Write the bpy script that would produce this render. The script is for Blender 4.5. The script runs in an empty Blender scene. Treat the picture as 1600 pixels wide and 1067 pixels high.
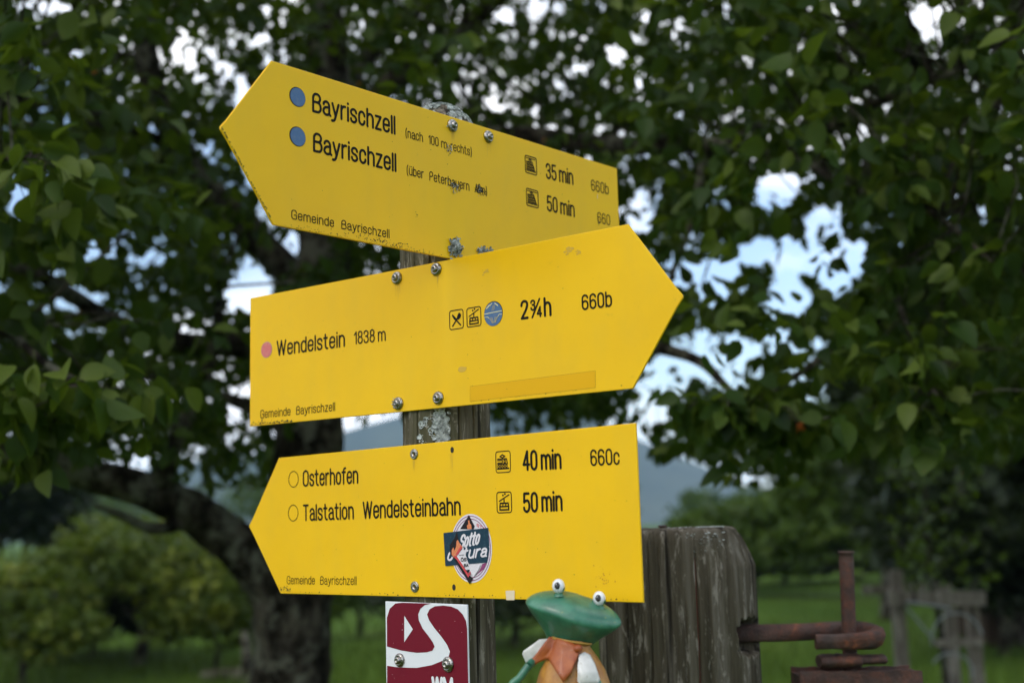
import bpy, bmesh, math, random
import numpy as np
from mathutils import Vector, Matrix, noise, Euler
from mathutils.geometry import tessellate_polygon
random.seed(7); rng = np.random.default_rng(11)
scene = bpy.context.scene
COL = scene.collection

# ------------------------------------------------------------------ camera
PITCH, ROLL, FPX = 0.14635225, -0.02797823, 1950.0
cam_data = bpy.data.cameras.new('camera'); cam = bpy.data.objects.new('camera', cam_data); COL.objects.link(cam)
cam.location = (0, 0, 1.6)
cam.rotation_euler = (Matrix.Rotation(math.pi/2+PITCH, 3, 'X') @ Matrix.Rotation(ROLL, 3, 'Z')).to_euler()
cam_data.sensor_width = 36; cam_data.lens = FPX/1600*36
cam_data.clip_start = 0.05; cam_data.clip_end = 9000
cam_data.dof.use_dof = True; cam_data.dof.focus_distance = 1.49; cam_data.dof.aperture_fstop = 3.7
scene.camera = cam

# ------------------------------------------------------------------ light
SUN = Vector((-0.55, -0.62, 0.80)).normalized()
world = bpy.data.worlds.new('World'); scene.world = world; world.use_nodes = True
wn, wl = world.node_tree.nodes, world.node_tree.links
wn.clear()
w_out = wn.new('ShaderNodeOutputWorld'); w_bg = wn.new('ShaderNodeBackground'); w_bg.inputs['Strength'].default_value = 0.12
sky = wn.new('ShaderNodeTexSky'); sky.sky_type = 'NISHITA'; sky.sun_disc = False
sky.sun_elevation = math.asin(SUN.z); sky.sun_rotation = math.atan2(SUN.x, SUN.y)
sky.air_density = 1.0; sky.dust_density = 1.5
w_tc = wn.new('ShaderNodeTexCoord'); w_map = wn.new('ShaderNodeMapping'); w_map.inputs['Scale'].default_value = (1.0, 1.0, 1.7)
w_map.inputs['Location'].default_value = (8.2, 0.9, 1.94)
w_no = wn.new('ShaderNodeTexNoise'); w_no.inputs['Scale'].default_value = 2.6; w_no.inputs['Detail'].default_value = 7; w_no.inputs['Roughness'].default_value = 0.55
w_rp = wn.new('ShaderNodeValToRGB'); w_rp.color_ramp.elements[0].position = 0.44; w_rp.color_ramp.elements[1].position = 0.58
w_mx = wn.new('ShaderNodeMix'); w_mx.data_type = 'RGBA'; w_mx.inputs['B'].default_value = (25, 25.2, 25.8, 1)
w_sc = wn.new('ShaderNodeMix'); w_sc.data_type = 'RGBA'; w_sc.blend_type = 'MULTIPLY'; w_sc.inputs['Factor'].default_value = 1; w_sc.inputs['B'].default_value = (2.9, 2.85, 2.85, 1)
wl.new(w_tc.outputs['Generated'], w_map.inputs['Vector']); wl.new(w_map.outputs['Vector'], w_no.inputs['Vector'])
wl.new(w_no.outputs['Fac'], w_rp.inputs['Fac']); wl.new(w_rp.outputs['Color'], w_mx.inputs['Factor'])
wl.new(sky.outputs['Color'], w_sc.inputs['A']); wl.new(w_sc.outputs['Result'], w_mx.inputs['A'])
wl.new(w_mx.outputs['Result'], w_bg.inputs['Color']); wl.new(w_bg.outputs['Background'], w_out.inputs['Surface'])
sun_d = bpy.data.lights.new('sun', 'SUN'); sun_d.energy = 0.8; sun_d.angle = math.radians(14); sun_d.color = (1, 0.95, 0.88)
sun = bpy.data.objects.new('sun', sun_d); COL.objects.link(sun); sun.rotation_euler = SUN.to_track_quat('Z', 'Y').to_euler()
vs = scene.view_settings; vs.view_transform = 'Standard'; vs.look = 'None'; vs.exposure = -0.42; vs.gamma = 1; vs.use_curve_mapping = False
scene.cycles.use_denoising = True
scene.cycles.max_bounces = 8; scene.cycles.transparent_max_bounces = 4

# ------------------------------------------------------------------ helpers
def unproj(px, py):
    x, y = px-800, -(py-533.5); c, s = math.cos(ROLL), math.sin(ROLL)
    v0, v1, v2 = c*x-s*y, s*x+c*y, -FPX; c, s = math.cos(PITCH), math.sin(PITCH)
    return Vector((v0, -v2*c-v1*s, -v2*s+v1*c))
def at(px, py, Y):
    """a world point Y metres in front of the camera seen at photo pixel (px, py)"""
    d = unproj(px, py); d = d*(Y/d.y); return Vector((d.x, d.y, d.z+1.6))
def project(p):
    p = np.asarray(p, float); X, Yf, Z = p[..., 0], p[..., 1], p[..., 2]-1.6
    c, s = math.cos(PITCH), math.sin(PITCH)
    v1, d = -s*Yf+c*Z, c*Yf+s*Z; v0 = X
    c, s = math.cos(ROLL), math.sin(ROLL)
    x, y = c*v0+s*v1, -s*v0+c*v1
    return 800+FPX*x/d, 533.5-FPX*y/d, d

def tag(o, label=None, cat=None, group=None, kind=None):
    if label: o['label'] = label
    if cat: o['category'] = cat
    if group: o['group'] = group
    if kind: o['kind'] = kind
    return o
def empty(name, loc, rz=0):
    o = bpy.data.objects.new(name, None); COL.objects.link(o); o.location = loc; o.rotation_euler = (0, 0, rz); o.empty_display_size = .05; return o
def link(name, me, parent=None, mat=None):
    o = bpy.data.objects.new(name, me); COL.objects.link(o)
    if parent is not None: o.parent = parent
    if mat is not None and not me.materials: me.materials.append(mat)
    return o
def mesh_np(name, V, Fq, smooth=True):
    """V (n,3), Fq (m,k) faces of equal size k"""
    V = np.asarray(V, np.float32); Fq = np.asarray(Fq, np.int32); m, k = Fq.shape
    me = bpy.data.meshes.new(name); me.vertices.add(len(V)); me.vertices.foreach_set('co', V.ravel())
    me.loops.add(m*k); me.loops.foreach_set('vertex_index', Fq.ravel())
    me.polygons.add(m); me.polygons.foreach_set('loop_start', np.arange(0, m*k, k, dtype=np.int32))
    me.update(calc_edges=True); me.validate()
    me.polygons.foreach_set('use_smooth', np.full(len(me.polygons), smooth)); return me
class MB:
    def __init__(s): s.v = []; s.f = []; s.sm = []
    def add(s, vs_, fs, smooth=False):
        n = len(s.v); s.v += [tuple(v) for v in vs_]; s.f += [tuple(i+n for i in f) for f in fs]; s.sm += [smooth]*len(fs)
    def box(s, c, size, rot=None, taper=0):
        hx, hy, hz = [a/2 for a in size]; R = rot or Matrix.Identity(3)
        P = [Vector((x*(1-taper*(z > 0)), y*(1-taper*(z > 0)), z)) for x, y, z in [(-hx,-hy,-hz),(hx,-hy,-hz),(hx,hy,-hz),(-hx,hy,-hz),(-hx,-hy,hz),(hx,-hy,hz),(hx,hy,hz),(-hx,hy,hz)]]
        s.add([R@p+Vector(c) for p in P], [(0,3,2,1),(4,5,6,7),(0,1,5,4),(1,2,6,5),(2,3,7,6),(3,0,4,7)])
    def tube(s, pts, rad, n=12, cap=True, rough=0, flat=1.0):
        pts = [Vector(p) for p in pts]; base = len(s.v); up = Vector((0,0,1)); rings = []
        for i, p in enumerate(pts):
            t = (pts[min(i+1, len(pts)-1)]-pts[max(i-1, 0)]).normalized()
            a = t.cross(up)
            if a.length < .15: a = t.cross(Vector((0,1,0)))
            a.normalize(); b = a.cross(t).normalized(); up = b if abs(b.z) > .3 or True else up
            r = rad[i] if hasattr(rad, '__len__') else rad
            ring = []
            for k in range(n):
                th = 2*math.pi*k/n; rr = r
                if rough: rr *= 1+rough*(noise.noise(Vector((math.cos(th)*1.5+p.x*9, math.sin(th)*1.5+p.y*9, p.z*9)))+.4*noise.noise(Vector((math.cos(th)*6, math.sin(th)*6, p.z*20+p.x*20))))
                ring.append(p+a*(math.cos(th)*rr*flat)+b*(math.sin(th)*rr))
            rings.append(ring)
        vs_ = [v for r in rings for v in r]
        fs = [(i*n+k, i*n+(k+1) % n, (i+1)*n+(k+1) % n, (i+1)*n+k) for i in range(len(pts)-1) for k in range(n)]
        s.add(vs_, fs, True)
        if cap: s.add(rings[0], [tuple(range(n))[::-1]]); s.add(rings[-1], [tuple(range(n))])
    def lathe(s, prof, n=24, c=(0,0,0), axis='z', sx=1, sy=1, smooth=True):
        vs_ = []
        for r, z in prof:
            for k in range(n):
                th = 2*math.pi*k/n; x, y = r*math.cos(th)*sx, r*math.sin(th)*sy
                vs_.append(Vector((x, y, z)) if axis == 'z' else Vector((x, -z, y)))
        vs_ = [v+Vector(c) for v in vs_]
        fs = []
        for i in range(len(prof)-1):
            for k in range(n): fs.append((i*n+k, i*n+(k+1) % n, (i+1)*n+(k+1) % n, (i+1)*n+k))
        s.add(vs_, fs, smooth)
    def build(s, name, mat=None, parent=None, data_only=False):
        me = bpy.data.meshes.new(name); me.from_pydata(s.v, [], s.f); me.update()
        me.polygons.foreach_set('use_smooth', s.sm[:len(me.polygons)])
        if mat: me.materials.append(mat)
        return me if data_only else link(name, me, parent)
def smooth_path(pts, rad, sub=6):
    """Catmull-Rom through pts with radii"""
    P = [Vector(p) for p in pts]; out = []; ro = []
    for i in range(len(P)-1):
        p0, p1, p2, p3 = P[max(i-1, 0)], P[i], P[i+1], P[min(i+2, len(P)-1)]
        for k in range(sub):
            t = k/sub
            out.append(.5*((2*p1)+(p2-p0)*t+(2*p0-5*p1+4*p2-p3)*t*t+(3*p1-p0-3*p2+p3)*t**3)); ro.append(rad[i]*(1-t)+rad[i+1]*t)
    out.append(P[-1]); ro.append(rad[-1]); return out, ro

# ------------------------------------------------------------------ materials
def newmat(name):
    m = bpy.data.materials.new(name); m.use_nodes = True; nt = m.node_tree; return m, nt.nodes, nt.links, nt.nodes['Principled BSDF']
def nd(n, typ, **kw):
    o = n.new(typ)
    for k, v in kw.items():
        if k in o.inputs: o.inputs[k].default_value = v
        else: setattr(o, k, v)
    return o
def ramp(n, l, src, stops, interp='LINEAR'):
    r = n.new('ShaderNodeValToRGB'); r.color_ramp.interpolation = interp; e = r.color_ramp.elements
    while len(e) < len(stops): e.new(.5)
    for i, (p, c) in enumerate(stops): e[i].position = p; e[i].color = (*c, 1) if len(c) == 3 else c
    l.new(src, r.inputs['Fac']); return r.outputs['Color']
def noise_out(n, l, scale, detail=4, rough=.55, stretch=(1,1,1), coord='Object', dist=0, out='Fac'):
    tc = n.new('ShaderNodeTexCoord'); mp = n.new('ShaderNodeMapping'); mp.inputs['Scale'].default_value = stretch
    no = nd(n, 'ShaderNodeTexNoise', Scale=scale, Detail=detail, Roughness=rough, Distortion=dist)
    l.new(tc.outputs[coord], mp.inputs['Vector']); l.new(mp.outputs['Vector'], no.inputs['Vector']); return no.outputs[out]
def mix(n, l, fac, a, b, blend='MIX'):
    m = n.new('ShaderNodeMix'); m.data_type = 'RGBA'; m.blend_type = blend
    for s_, v in (('Factor', fac), ('A', a), ('B', b)):
        if isinstance(v, (int, float)): m.inputs[s_].default_value = v
        elif isinstance(v, tuple): m.inputs[s_].default_value = (*v, 1)
        else: l.new(v, m.inputs[s_])
    return m.outputs['Result']
def bump(n, l, p, h, strength=.5, dist=.001):
    b = nd(n, 'ShaderNodeBump', Strength=strength, Distance=dist); l.new(h, b.inputs['Height']); l.new(b.outputs['Normal'], p.inputs['Normal'])
def flat(name, col, rough=.5, metal=0, spec=.5):
    m, n, l, p = newmat(name); p.inputs['Base Color'].default_value = (*col, 1); p.inputs['Roughness'].default_value = rough
    p.inputs['Metallic'].default_value = metal; p.inputs['Specular IOR Level'].default_value = spec; return m
def mat_yellow(seed):
    m, n, l, p = newmat('yellow_enamel')
    a = noise_out(n, l, 6, 3, .5, (1, 1, 1.6)); c = ramp(n, l, a, [(.3, (.79,.462,.004)), (.7, (.85,.508,.006))])
    s = noise_out(n, l, 55, 5, .7); f = ramp(n, l, s, [(.66, (0,0,0)), (.74, (.35,.35,.35))])
    c = mix(n, l, f, c, (.50,.33,.03))
    s2 = noise_out(n, l, 420, 2, .5); f2 = ramp(n, l, s2, [(.77, (0,0,0)), (.80, (.8,.8,.8))])
    c = mix(n, l, f2, c, (.10,.07,.02))
    s3 = noise_out(n, l, 26, 6, .65, (1,1,.35)); f3 = ramp(n, l, s3, [(.45, (0,0,0)), (.85, (.28,.28,.28))])
    c = mix(n, l, f3, c, (.66,.45,.04))
    l.new(c, p.inputs['Base Color'])
    r = ramp(n, l, a, [(.2, (.36,)*3), (.8, (.48,)*3)]); l.new(r, p.inputs['Roughness']); p.inputs['Specular IOR Level'].default_value = .18
    bump(n, l, p, noise_out(n, l, 14, 3, .5), .12, .002)
    return m
M = {}
M['yellow'] = mat_yellow(1)
M['ink'] = flat('black_engraving', (.010,.008,.005), .6, 0, .12)
def worn(name, col, col2, sc=180, rough=.5, thr=(.5, .75)):
    m, n, l, p = newmat(name); p.inputs['Specular IOR Level'].default_value = .2; f = ramp(n, l, noise_out(n, l, sc, 5, .65), [(thr[0], (0,0,0)), (thr[1], (1,1,1))])
    l.new(mix(n, l, f, col, col2), p.inputs['Base Color']); p.inputs['Roughness'].default_value = rough; return m
M['blue'] = worn('blue_paint', (.075,.150,.29), (.13,.19,.28), 200)
M['pink'] = worn('faded_red_paint', (.60,.16,.155), (.62,.26,.20), 150)
M['cream'] = flat('cream_line', (.72,.66,.36), .5)
M['orange_line'] = flat('tan_line', (.42,.36,.22), .5)
M['red'] = worn('dark_red_print', (.150,.004,.016), (.19,.02,.025), 260, .5, (.62, .8))
M['white'] = worn('white_print', (.70,.72,.73), (.55,.56,.55), 120, .42, (.6, .9))
M['tape'] = flat('yellow_tape', (.74,.40,.002), .4, 0, .15)
M['rustspeck'] = flat('orange_rust_speck', (.46,.17,.02), .8)
M['cleartape'] = flat('cloudy_clear_tape', (.72,.60,.42), .3)
M['st_navy'] = worn('navy_print', (.010,.038,.062), (.03,.07,.09), 300)
M['st_black'] = worn('black_print', (.012,.010,.012), (.05,.03,.03), 700)
M['st_white'] = worn('pale_print', (.70,.66,.68), (.55,.50,.54), 500)
M['st_plum'] = flat('plum_print', (.24,.04,.13), .5)
M['st_red'] = worn('red_print', (.55,.06,.07), (.62,.14,.10), 400)
M['st_flame'] = worn('flame_print', (.66,.20,.08), (.72,.38,.20), 600)
M['stain'] = flat('ochre_stain', (.60,.37,.03), .6)
m, n, l, p = newmat('stainless_steel'); p.inputs['Metallic'].default_value = 1; p.inputs['Roughness'].default_value = .30
l.new(ramp(n, l, noise_out(n, l, 500, 4, .7), [(.38, (.14,.125,.10)), (.62, (.50,.48,.44))]), p.inputs['Base Color']); M['steel'] = m
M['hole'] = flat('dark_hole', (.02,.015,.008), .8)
def mat_wood(name, dark, mid, light, green=.25, sc=1.0, rust=False):
    m, n, l, p = newmat(name)
    g = noise_out(n, l, 55*sc, 8, .68, (1, 1, .055), dist=.25)
    c = ramp(n, l, g, [(.30, dark), (.50, mid), (.70, light)])
    g2 = noise_out(n, l, 9*sc, 4, .6, (1, 1, .35)); f = ramp(n, l, g2, [(.42, (0,0,0)), (.68, (green,)*3)])
    c = mix(n, l, f, c, (.055,.060,.022))
    g3 = noise_out(n, l, 95*sc, 7, .74, (1, 1, .20), dist=.5); f3 = ramp(n, l, g3, [(.55, (0,0,0)), (.61, (.7,)*3)])
    c = mix(n, l, f3, c, tuple(min(1, a*1.5+.02) for a in light))
    g4 = noise_out(n, l, 75*sc, 3, .5, (1, 1, .03)); f4 = ramp(n, l, g4, [(.33, (.85,)*3), (.40, (0,0,0))])
    c = mix(n, l, f4, c, (.010,.008,.006))
    l.new(c, p.inputs['Base Color']); p.inputs['Roughness'].default_value = .88; p.inputs['Specular IOR Level'].default_value = .08
    h = mix(n, l, .5, g, g4); bump(n, l, p, h, .8, .004)
    return m
M['post'] = mat_wood('weathered_post_wood', (.035,.028,.018), (.105,.088,.062), (.19,.17,.13), .7)
M['gatepost'] = mat_wood('grey_gatepost_wood', (.022,.017,.011), (.072,.060,.041), (.165,.148,.118), .15, .8)
M['crack'] = flat('rust_stained_crack', (.11,.028,.012), .9)
m, n, l, p = newmat('pale_lichen'); l.new(ramp(n, l, noise_out(n, l, 160, 5, .7), [(.32, (.07,.075,.06)), (.5, (.33,.36,.33)), (.68, (.60,.64,.60))]), p.inputs['Base Color'])
p.inputs['Roughness'].default_value = .95; bump(n, l, p, noise_out(n, l, 700, 4, .7), .8, .001); M['lichen'] = m
m, n, l, p = newmat('ochre_moss'); l.new(ramp(n, l, noise_out(n, l, 200, 5, .7), [(.35, (.05,.045,.012)), (.65, (.22,.17,.03))]), p.inputs['Base Color']); p.inputs['Roughness'].default_value = 1; M['moss'] = m
M['dirt'] = flat('black_algae', (.03,.028,.015), .95)
def mat_rust(name, k=1.0):
    m, n, l, p = newmat(name)
    c = ramp(n, l, noise_out(n, l, 38, 8, .72), [(.30, (.016*k,.010*k,.008*k)), (.46, (.050*k,.025*k,.018*k)), (.60, (.10*k,.036*k,.020*k)), (.72, (.24*k,.075*k,.030*k))])
    f = ramp(n, l, noise_out(n, l, 14, 5, .65), [(.46, (0,0,0)), (.68, (.7,)*3)]); c = mix(n, l, f, c, (.080*k,.060*k,.052*k))
    l.new(c, p.inputs['Base Color']); p.inputs['Roughness'].default_value = .72; p.inputs['Metallic'].default_value = .15
    bump(n, l, p, noise_out(n, l, 150, 8, .75), 1.0, .0035); return m
M['rust'] = mat_rust('rusty_iron', 1.1)
def mat_paint(name, c1, c2, sc=60, rough=.35, chips=None):
    m, n, l, p = newmat(name); c = ramp(n, l, noise_out(n, l, sc, 5, .65), [(.35, c1), (.65, c2)])
    if chips: c = mix(n, l, ramp(n, l, noise_out(n, l, 190, 4, .6), [(.66, (0,0,0)), (.70, (.9,)*3)]), c, chips)
    l.new(c, p.inputs['Base Color']); p.inputs['Roughness'].default_value = rough; p.inputs['Coat Weight'].default_value = .12
    bump(n, l, p, noise_out(n, l, 110, 4, .6), .35, .0012); return m
M['frog_green'] = mat_paint('green_enamel', (.022,.115,.068), (.058,.205,.12), 44, .32, (.16,.24,.07))
M['frog_orange'] = mat_paint('orange_enamel', (.30,.11,.015), (.46,.22,.03), 70, .45)
M['frog_collar'] = mat_paint('rust_red_enamel', (.26,.050,.006), (.36,.090,.012), 80, .5, (.40,.22,.14))
M['frog_white'] = mat_paint('chipped_white_enamel', (.58,.57,.52), (.70,.69,.64), 90, .45, (.38,.34,.26))
M['frog_black'] = flat('black_pupil', (.008,.008,.008), .2)
M['frog_eye'] = flat('white_eye', (.74,.75,.74), .3)
M['gold'] = flat('gold_edge', (.45,.24,.04), .4)
def mat_leaf(name, lo, mid, hi, trans=(.16,.24,.03), tw=.3, spots=True, spec=.15):
    m, n, l, p = newmat(name)
    at_ = n.new('ShaderNodeAttribute'); at_.attribute_name = 'tint'
    c = ramp(n, l, at_.outputs['Fac'], [(0, lo), (.5, mid), (1, hi)])
    c = mix(n, l, ramp(n, l, noise_out(n, l, 40, 4, .6), [(.4, (0,0,0)), (.7, (.5,)*3)]), c, tuple(a*.6 for a in mid))
    if spots:
        f = ramp(n, l, noise_out(n, l, 16, 2, .4), [(.765, (0,0,0)), (.775, (1,1,1))]); c = mix(n, l, f, c, (.42,.11,.015))
    l.new(c, p.inputs['Base Color']); p.inputs['Roughness'].default_value = .46; p.inputs['Specular IOR Level'].default_value = spec
    tr = n.new('ShaderNodeBsdfTranslucent'); tr.inputs['Color'].default_value = (*trans, 1)
    ms = n.new('ShaderNodeMixShader'); ms.inputs['Fac'].default_value = tw
    l.new(p.outputs[0], ms.inputs[1]); l.new(tr.outputs[0], ms.inputs[2]); l.new(ms.outputs[0], n['Material Output'].inputs['Surface']); return m
M['leaf'] = mat_leaf('pear_leaf', (.008,.020,.003), (.026,.056,.006), (.120,.160,.026), (.13,.20,.012), .33)
M['bushleaf'] = mat_leaf('bush_leaf', (.020,.036,.005), (.062,.095,.011), (.17,.19,.022), (.12,.17,.01), .25, False)
M['greenbush'] = mat_leaf('bright_bush_leaf', (.026,.050,.006), (.050,.090,.009), (.085,.13,.014), (.10,.15,.01), .25, False)
M['darkleaf'] = mat_leaf('dark_tree_leaf', (.010,.016,.006), (.020,.032,.010), (.042,.060,.018), (.04,.06,.01), .15, False)
m, n, l, p = newmat('pear_bark')
c = ramp(n, l, noise_out(n, l, 13, 8, .7, (1,1,.6)), [(.38, (.006,.005,.003)), (.5, (.030,.025,.018)), (.62, (.10,.088,.064))])
c = mix(n, l, ramp(n, l, noise_out(n, l, 7, 6, .7), [(.50, (0,0,0)), (.58, (.8,)*3)]), c, (.17,.17,.125)); l.new(c, p.inputs['Base Color']); p.inputs['Roughness'].default_value = .95; p.inputs['Specular IOR Level'].default_value = .08
bump(n, l, p, noise_out(n, l, 30, 6, .7), 1, .02); M['bark'] = m
m, n, l, p = newmat('meadow'); c = ramp(n, l, noise_out(n, l, .35, 8, .65), [(.35, (.036,.072,.008)), (.55, (.062,.110,.012)), (.7, (.095,.128,.020))]); l.new(c, p.inputs['Base Color']); p.inputs['Roughness'].default_value = 1; p.inputs['Specular IOR Level'].default_value = .05; M['meadow'] = m
m, n, l, p = newmat('mountain_forest'); c = ramp(n, l, noise_out(n, l, .012, 8, .65), [(.4, (.018,.032,.015)), (.6, (.05,.065,.035))]); l.new(c, p.inputs['Base Color']); p.inputs['Roughness'].default_value = 1; M['mountain'] = m
M['greywood'] = mat_wood('bleached_timber', (.10,.08,.065), (.19,.16,.13), (.27,.24,.20), .1, .3)
M['brownwood'] = mat_wood('brown_boards', (.02,.013,.008), (.04,.026,.016), (.07,.048,.03), .1, .2)
M['wire'] = flat('pale_wire', (.26,.28,.28), .6)
M['shedwall'] = flat('blue_grey_render', (.17,.21,.25), .8)
M['roof'] = flat('dark_roof', (.07,.06,.055), .8)
HAZE = 3.4e-4

# ------------------------------------------------------------------ setting
gx = np.concatenate([-np.geomspace(2500, 1, 60), [0], np.geomspace(1, 2500, 60)]); gy = gx
GX, GY = np.meshgrid(gx, gy); nV = len(gx)
GZ = np.array([[0.12*noise.noise(Vector((x*.06, y*.06, 0)))*min(1, math.hypot(x, y)/8) for x in gx] for y in gy])
Fg = [(j*nV+i, j*nV+i+1, (j+1)*nV+i+1, (j+1)*nV+i) for j in range(nV-1) for i in range(nV-1)]
o = link('meadow_ground', mesh_np('meadow_ground', np.stack([GX, GY, GZ], -1).reshape(-1, 3), Fg), None, M['meadow']); tag(o, 'green meadow ground behind the tree and posts', kind='structure')

def mountain(ridge, Yd, name, label):
    """ridge: list of photo pixels of the crest; body falls away on both sides"""
    xs = np.array([at(a, b, Yd).x for a, b in ridge]); zs = np.array([at(a, b, Yd).z for a, b in ridge])
    X = np.linspace(xs[0], xs[-1], 150); Zc = np.interp(X, xs, zs); V = []; prof = [(-1, 0), (-.75, .12), (-.5, .33), (-.3, .58), (-.15, .8), (-.05, .95), (0, 1), (.1, .9), (.4, .5), (1, 0)]
    for i, x in enumerate(X):
        for (t, h) in prof:
            z = Zc[i]*h; w = 330
            z += (noise.fractal(Vector((x*.008, t*3, 4)), 1, 2, 5))*Zc[i]*.035*(h > 0.01)
            V.append((x, Yd+t*w, z-1.5*(h == 0)))
    k = len(prof); Fm = [(i*k+j, i*k+j+1, (i+1)*k+j+1, (i+1)*k+j) for i in range(len(X)-1) for j in range(k-1)]
    o = link(name, mesh_np(name, V, Fm), None, M['mountain']); return tag(o, label, kind='structure')
mountain([(-900,800),(-300,790),(60,770),(250,728),(420,706),(560,668),(700,625),(820,618),(930,652),(1010,692),(1090,726),(1160,757),(1260,785),(1400,800),(1800,806),(2600,800)], 1200, 'mountain', 'hazy blue mountain slope behind the trees')

# a belt of far wood at the meadow's edge
def leafcloud(pts, size, sides=4, flat_=False):
    """small irregular leaf-sized faces at pts"""
    n_ = len(pts); a = rng.normal(size=(n_, 3)); a /= np.linalg.norm(a, axis=1)[:, None]
    b = rng.normal(size=(n_, 3)); b -= (b*a).sum(1)[:, None]*a; b /= np.linalg.norm(b, axis=1)[:, None]
    s = (size*rng.uniform(.6, 1.3, n_))[:, None]
    V = np.stack([pts-a*s, pts+b*s*.45+rng.normal(size=(n_, 3))*s*.1, pts+a*s, pts-b*s*.45+rng.normal(size=(n_, 3))*s*.1], 1).reshape(-1, 3)
    return V, np.arange(n_*4).reshape(-1, 4)
def set_tint(me, per_face_val, k=4):
    at_ = me.attributes.new('tint', 'FLOAT', 'FACE'); at_.data.foreach_set('value', np.asarray(per_face_val, np.float32))
def blob_points(c, rad, n_, lobes=30, seed=0, shell=.72):
    r_ = np.random.default_rng(seed); d = r_.normal(size=(lobes, 3)); d /= np.linalg.norm(d, axis=1)[:, None]; d[:, 2] = np.abs(d[:, 2])*1.1-.35
    lc = d*shell*r_.uniform(.55, 1.15, (lobes, 1)); lr = r_.uniform(.13, .40, lobes)
    k = r_.integers(0, lobes, n_); q = r_.normal(size=(n_, 3)); q /= np.linalg.norm(q, axis=1)[:, None]; q *= (r_.uniform(0, 1, (n_, 1))**.4)*lr[k][:, None]*1.15
    t = np.clip(.42+r_.normal(size=lobes)[k]*.24+r_.normal(size=n_)*.17, 0, 1)
    return (lc[k]+q)*np.array(rad)+np.array(c), t
def bush(name, label, cat, px, base_py, top_py, wpx, Y, mat, n_=5000, leaf=.06, trunk_r=.05, group=None, seed=1, stem=True, cz=.55):
    g_ = at(px, base_py, Y); top = at(px, top_py, Y); h = top.z; w = wpx*Y/FPX/2
    root = empty(name, (g_.x, Y, 0)); tag(root, label, cat, group)
    pts, t = blob_points((0, 0, h*cz), (w*1.15, w*1.1, h*(1-cz)*1.12), n_, seed=seed)
    pts[:, 2] = np.maximum(pts[:, 2], .03)
    V, Fq = leafcloud(pts, leaf); me = mesh_np('crown', V, Fq, False); set_tint(me, t); tag(link('crown', me, root, mat), kind='stuff')
    if stem:
        mb = MB(); P_, R_ = smooth_path([(0,0,-.1), (.05*w,0,h*.25), (-.06*w,.03,h*.5), (.03,0,h*.8)], [trunk_r*1.3, trunk_r, trunk_r*.7, trunk_r*.25], 4); mb.tube(P_, R_, 10, rough=.15)
        for k in range(7):
            a = k*2.4; s = P_[3+k]; mb.tube([s, s+Vector((math.cos(a)*w*.4, math.sin(a)*w*.4, h*.13)), s+Vector((math.cos(a)*w*.75, math.sin(a)*w*.7, h*.28))], [trunk_r*.45, trunk_r*.3, .008], 6)
        mb.build('trunk', M['bark'], root)
    return root
pts = []; tv = []
r_ = np.random.default_rng(5)
for k in range(150):
    x = r_.uniform(-140, 110); y = r_.uniform(88, 125); h = r_.uniform(3.5, 7.5)*(1.0 if x < 10 else .75); q, t = blob_points((x, y, h*.5), (h*.55, h*.5, h*.55), 420, seed=k); pts.append(q); tv.append(t)
pts = np.concatenate(pts); V, Fq = leafcloud(pts, .38); me = mesh_np('far_wood', V, Fq, False); set_tint(me, np.concatenate(tv))
tag(link('far_wood', me, None, M['greenbush']), 'line of green trees along the far edge of the meadow', 'wood', kind='stuff')

BG = 'bushes and small trees in the meadow'
bush('small_tree', 'olive green small tree on a thin stem in the meadow, left of the big trunk', 'tree', 215, 1010, 792, 400, 16, M['bushleaf'], 9000, .075, .07, BG, 3, cz=.60)
bush('bush', 'olive bush at the left edge below the crooked branch', 'bush', 30, 1045, 880, 250, 14, M['bushleaf'], 6000, .065, .04, BG, 4)
bush('small_tree', 'dark leafy tree behind the olive small tree at the left edge', 'tree', -40, 990, 640, 420, 21, M['darkleaf'], 9000, .12, .1, BG, 5)
bush('bush', 'dark green bush between the olive small tree and the big trunk', 'bush', 345, 975, 838, 190, 24, M['darkleaf'], 4500, .10, .05, BG, 6)
bush('bush', 'dark bush seen between the signpost and the gatepost', 'bush', 800, 1040, 850, 330, 17, M['darkleaf'], 7000, .08, .05, BG, 7)
bush('bush', 'green bush just right of the big trunk behind the red board', 'bush', 560, 1010, 860, 130, 19, M['greenbush'], 4000, .08, .04, BG, 17)
bush('bush', 'bright green rounded bush under the hazy mountain, right of the gatepost', 'bush', 1175, 985, 768, 270, 26, M['greenbush'], 9000, .13, .08, BG, 8, cz=.6)
bush('bush', 'green bush with dark gaps behind the rusty hinge pin', 'bush', 1325, 985, 775, 200, 24, M['greenbush'], 6500, .11, .07, BG, 9, cz=.62)
bush('broad_tree', 'tall dark tree filling the right edge behind the timber guard', 'tree', 1590, 1000, 330, 560, 15, M['darkleaf'], 30000, .13, .10, None, 10, cz=.50)
bush('broad_tree', 'dark leafy tree between the bright bush and the tall right hand tree', 'tree', 1390, 990, 570, 290, 19, M['greenbush'], 13000, .11, .12, None, 12, cz=.6)
bush('bush', 'low olive bush filling the gap between the olive small tree and the grey stake', 'bush', 335, 1000, 880, 190, 15, M['bushleaf'], 5000, .065, .03, BG, 24, cz=.5)
bush('bush', 'low dark bush under the olive small tree', 'bush', 140, 1010, 880, 330, 17, M['darkleaf'], 7000, .08, .03, BG, 25, cz=.45)
bush('bush', 'dark low thicket at the right edge behind the timber guard', 'bush', 1565, 1015, 700, 380, 14.2, M['darkleaf'], 14000, .09, .05, BG, 31, cz=.5)
bush('bush', 'green bush between the rusty hinge pin and the timber guard', 'bush', 1440, 985, 800, 170, 22, M['greenbush'], 5000, .10, .05, BG, 32, cz=.52)
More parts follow.
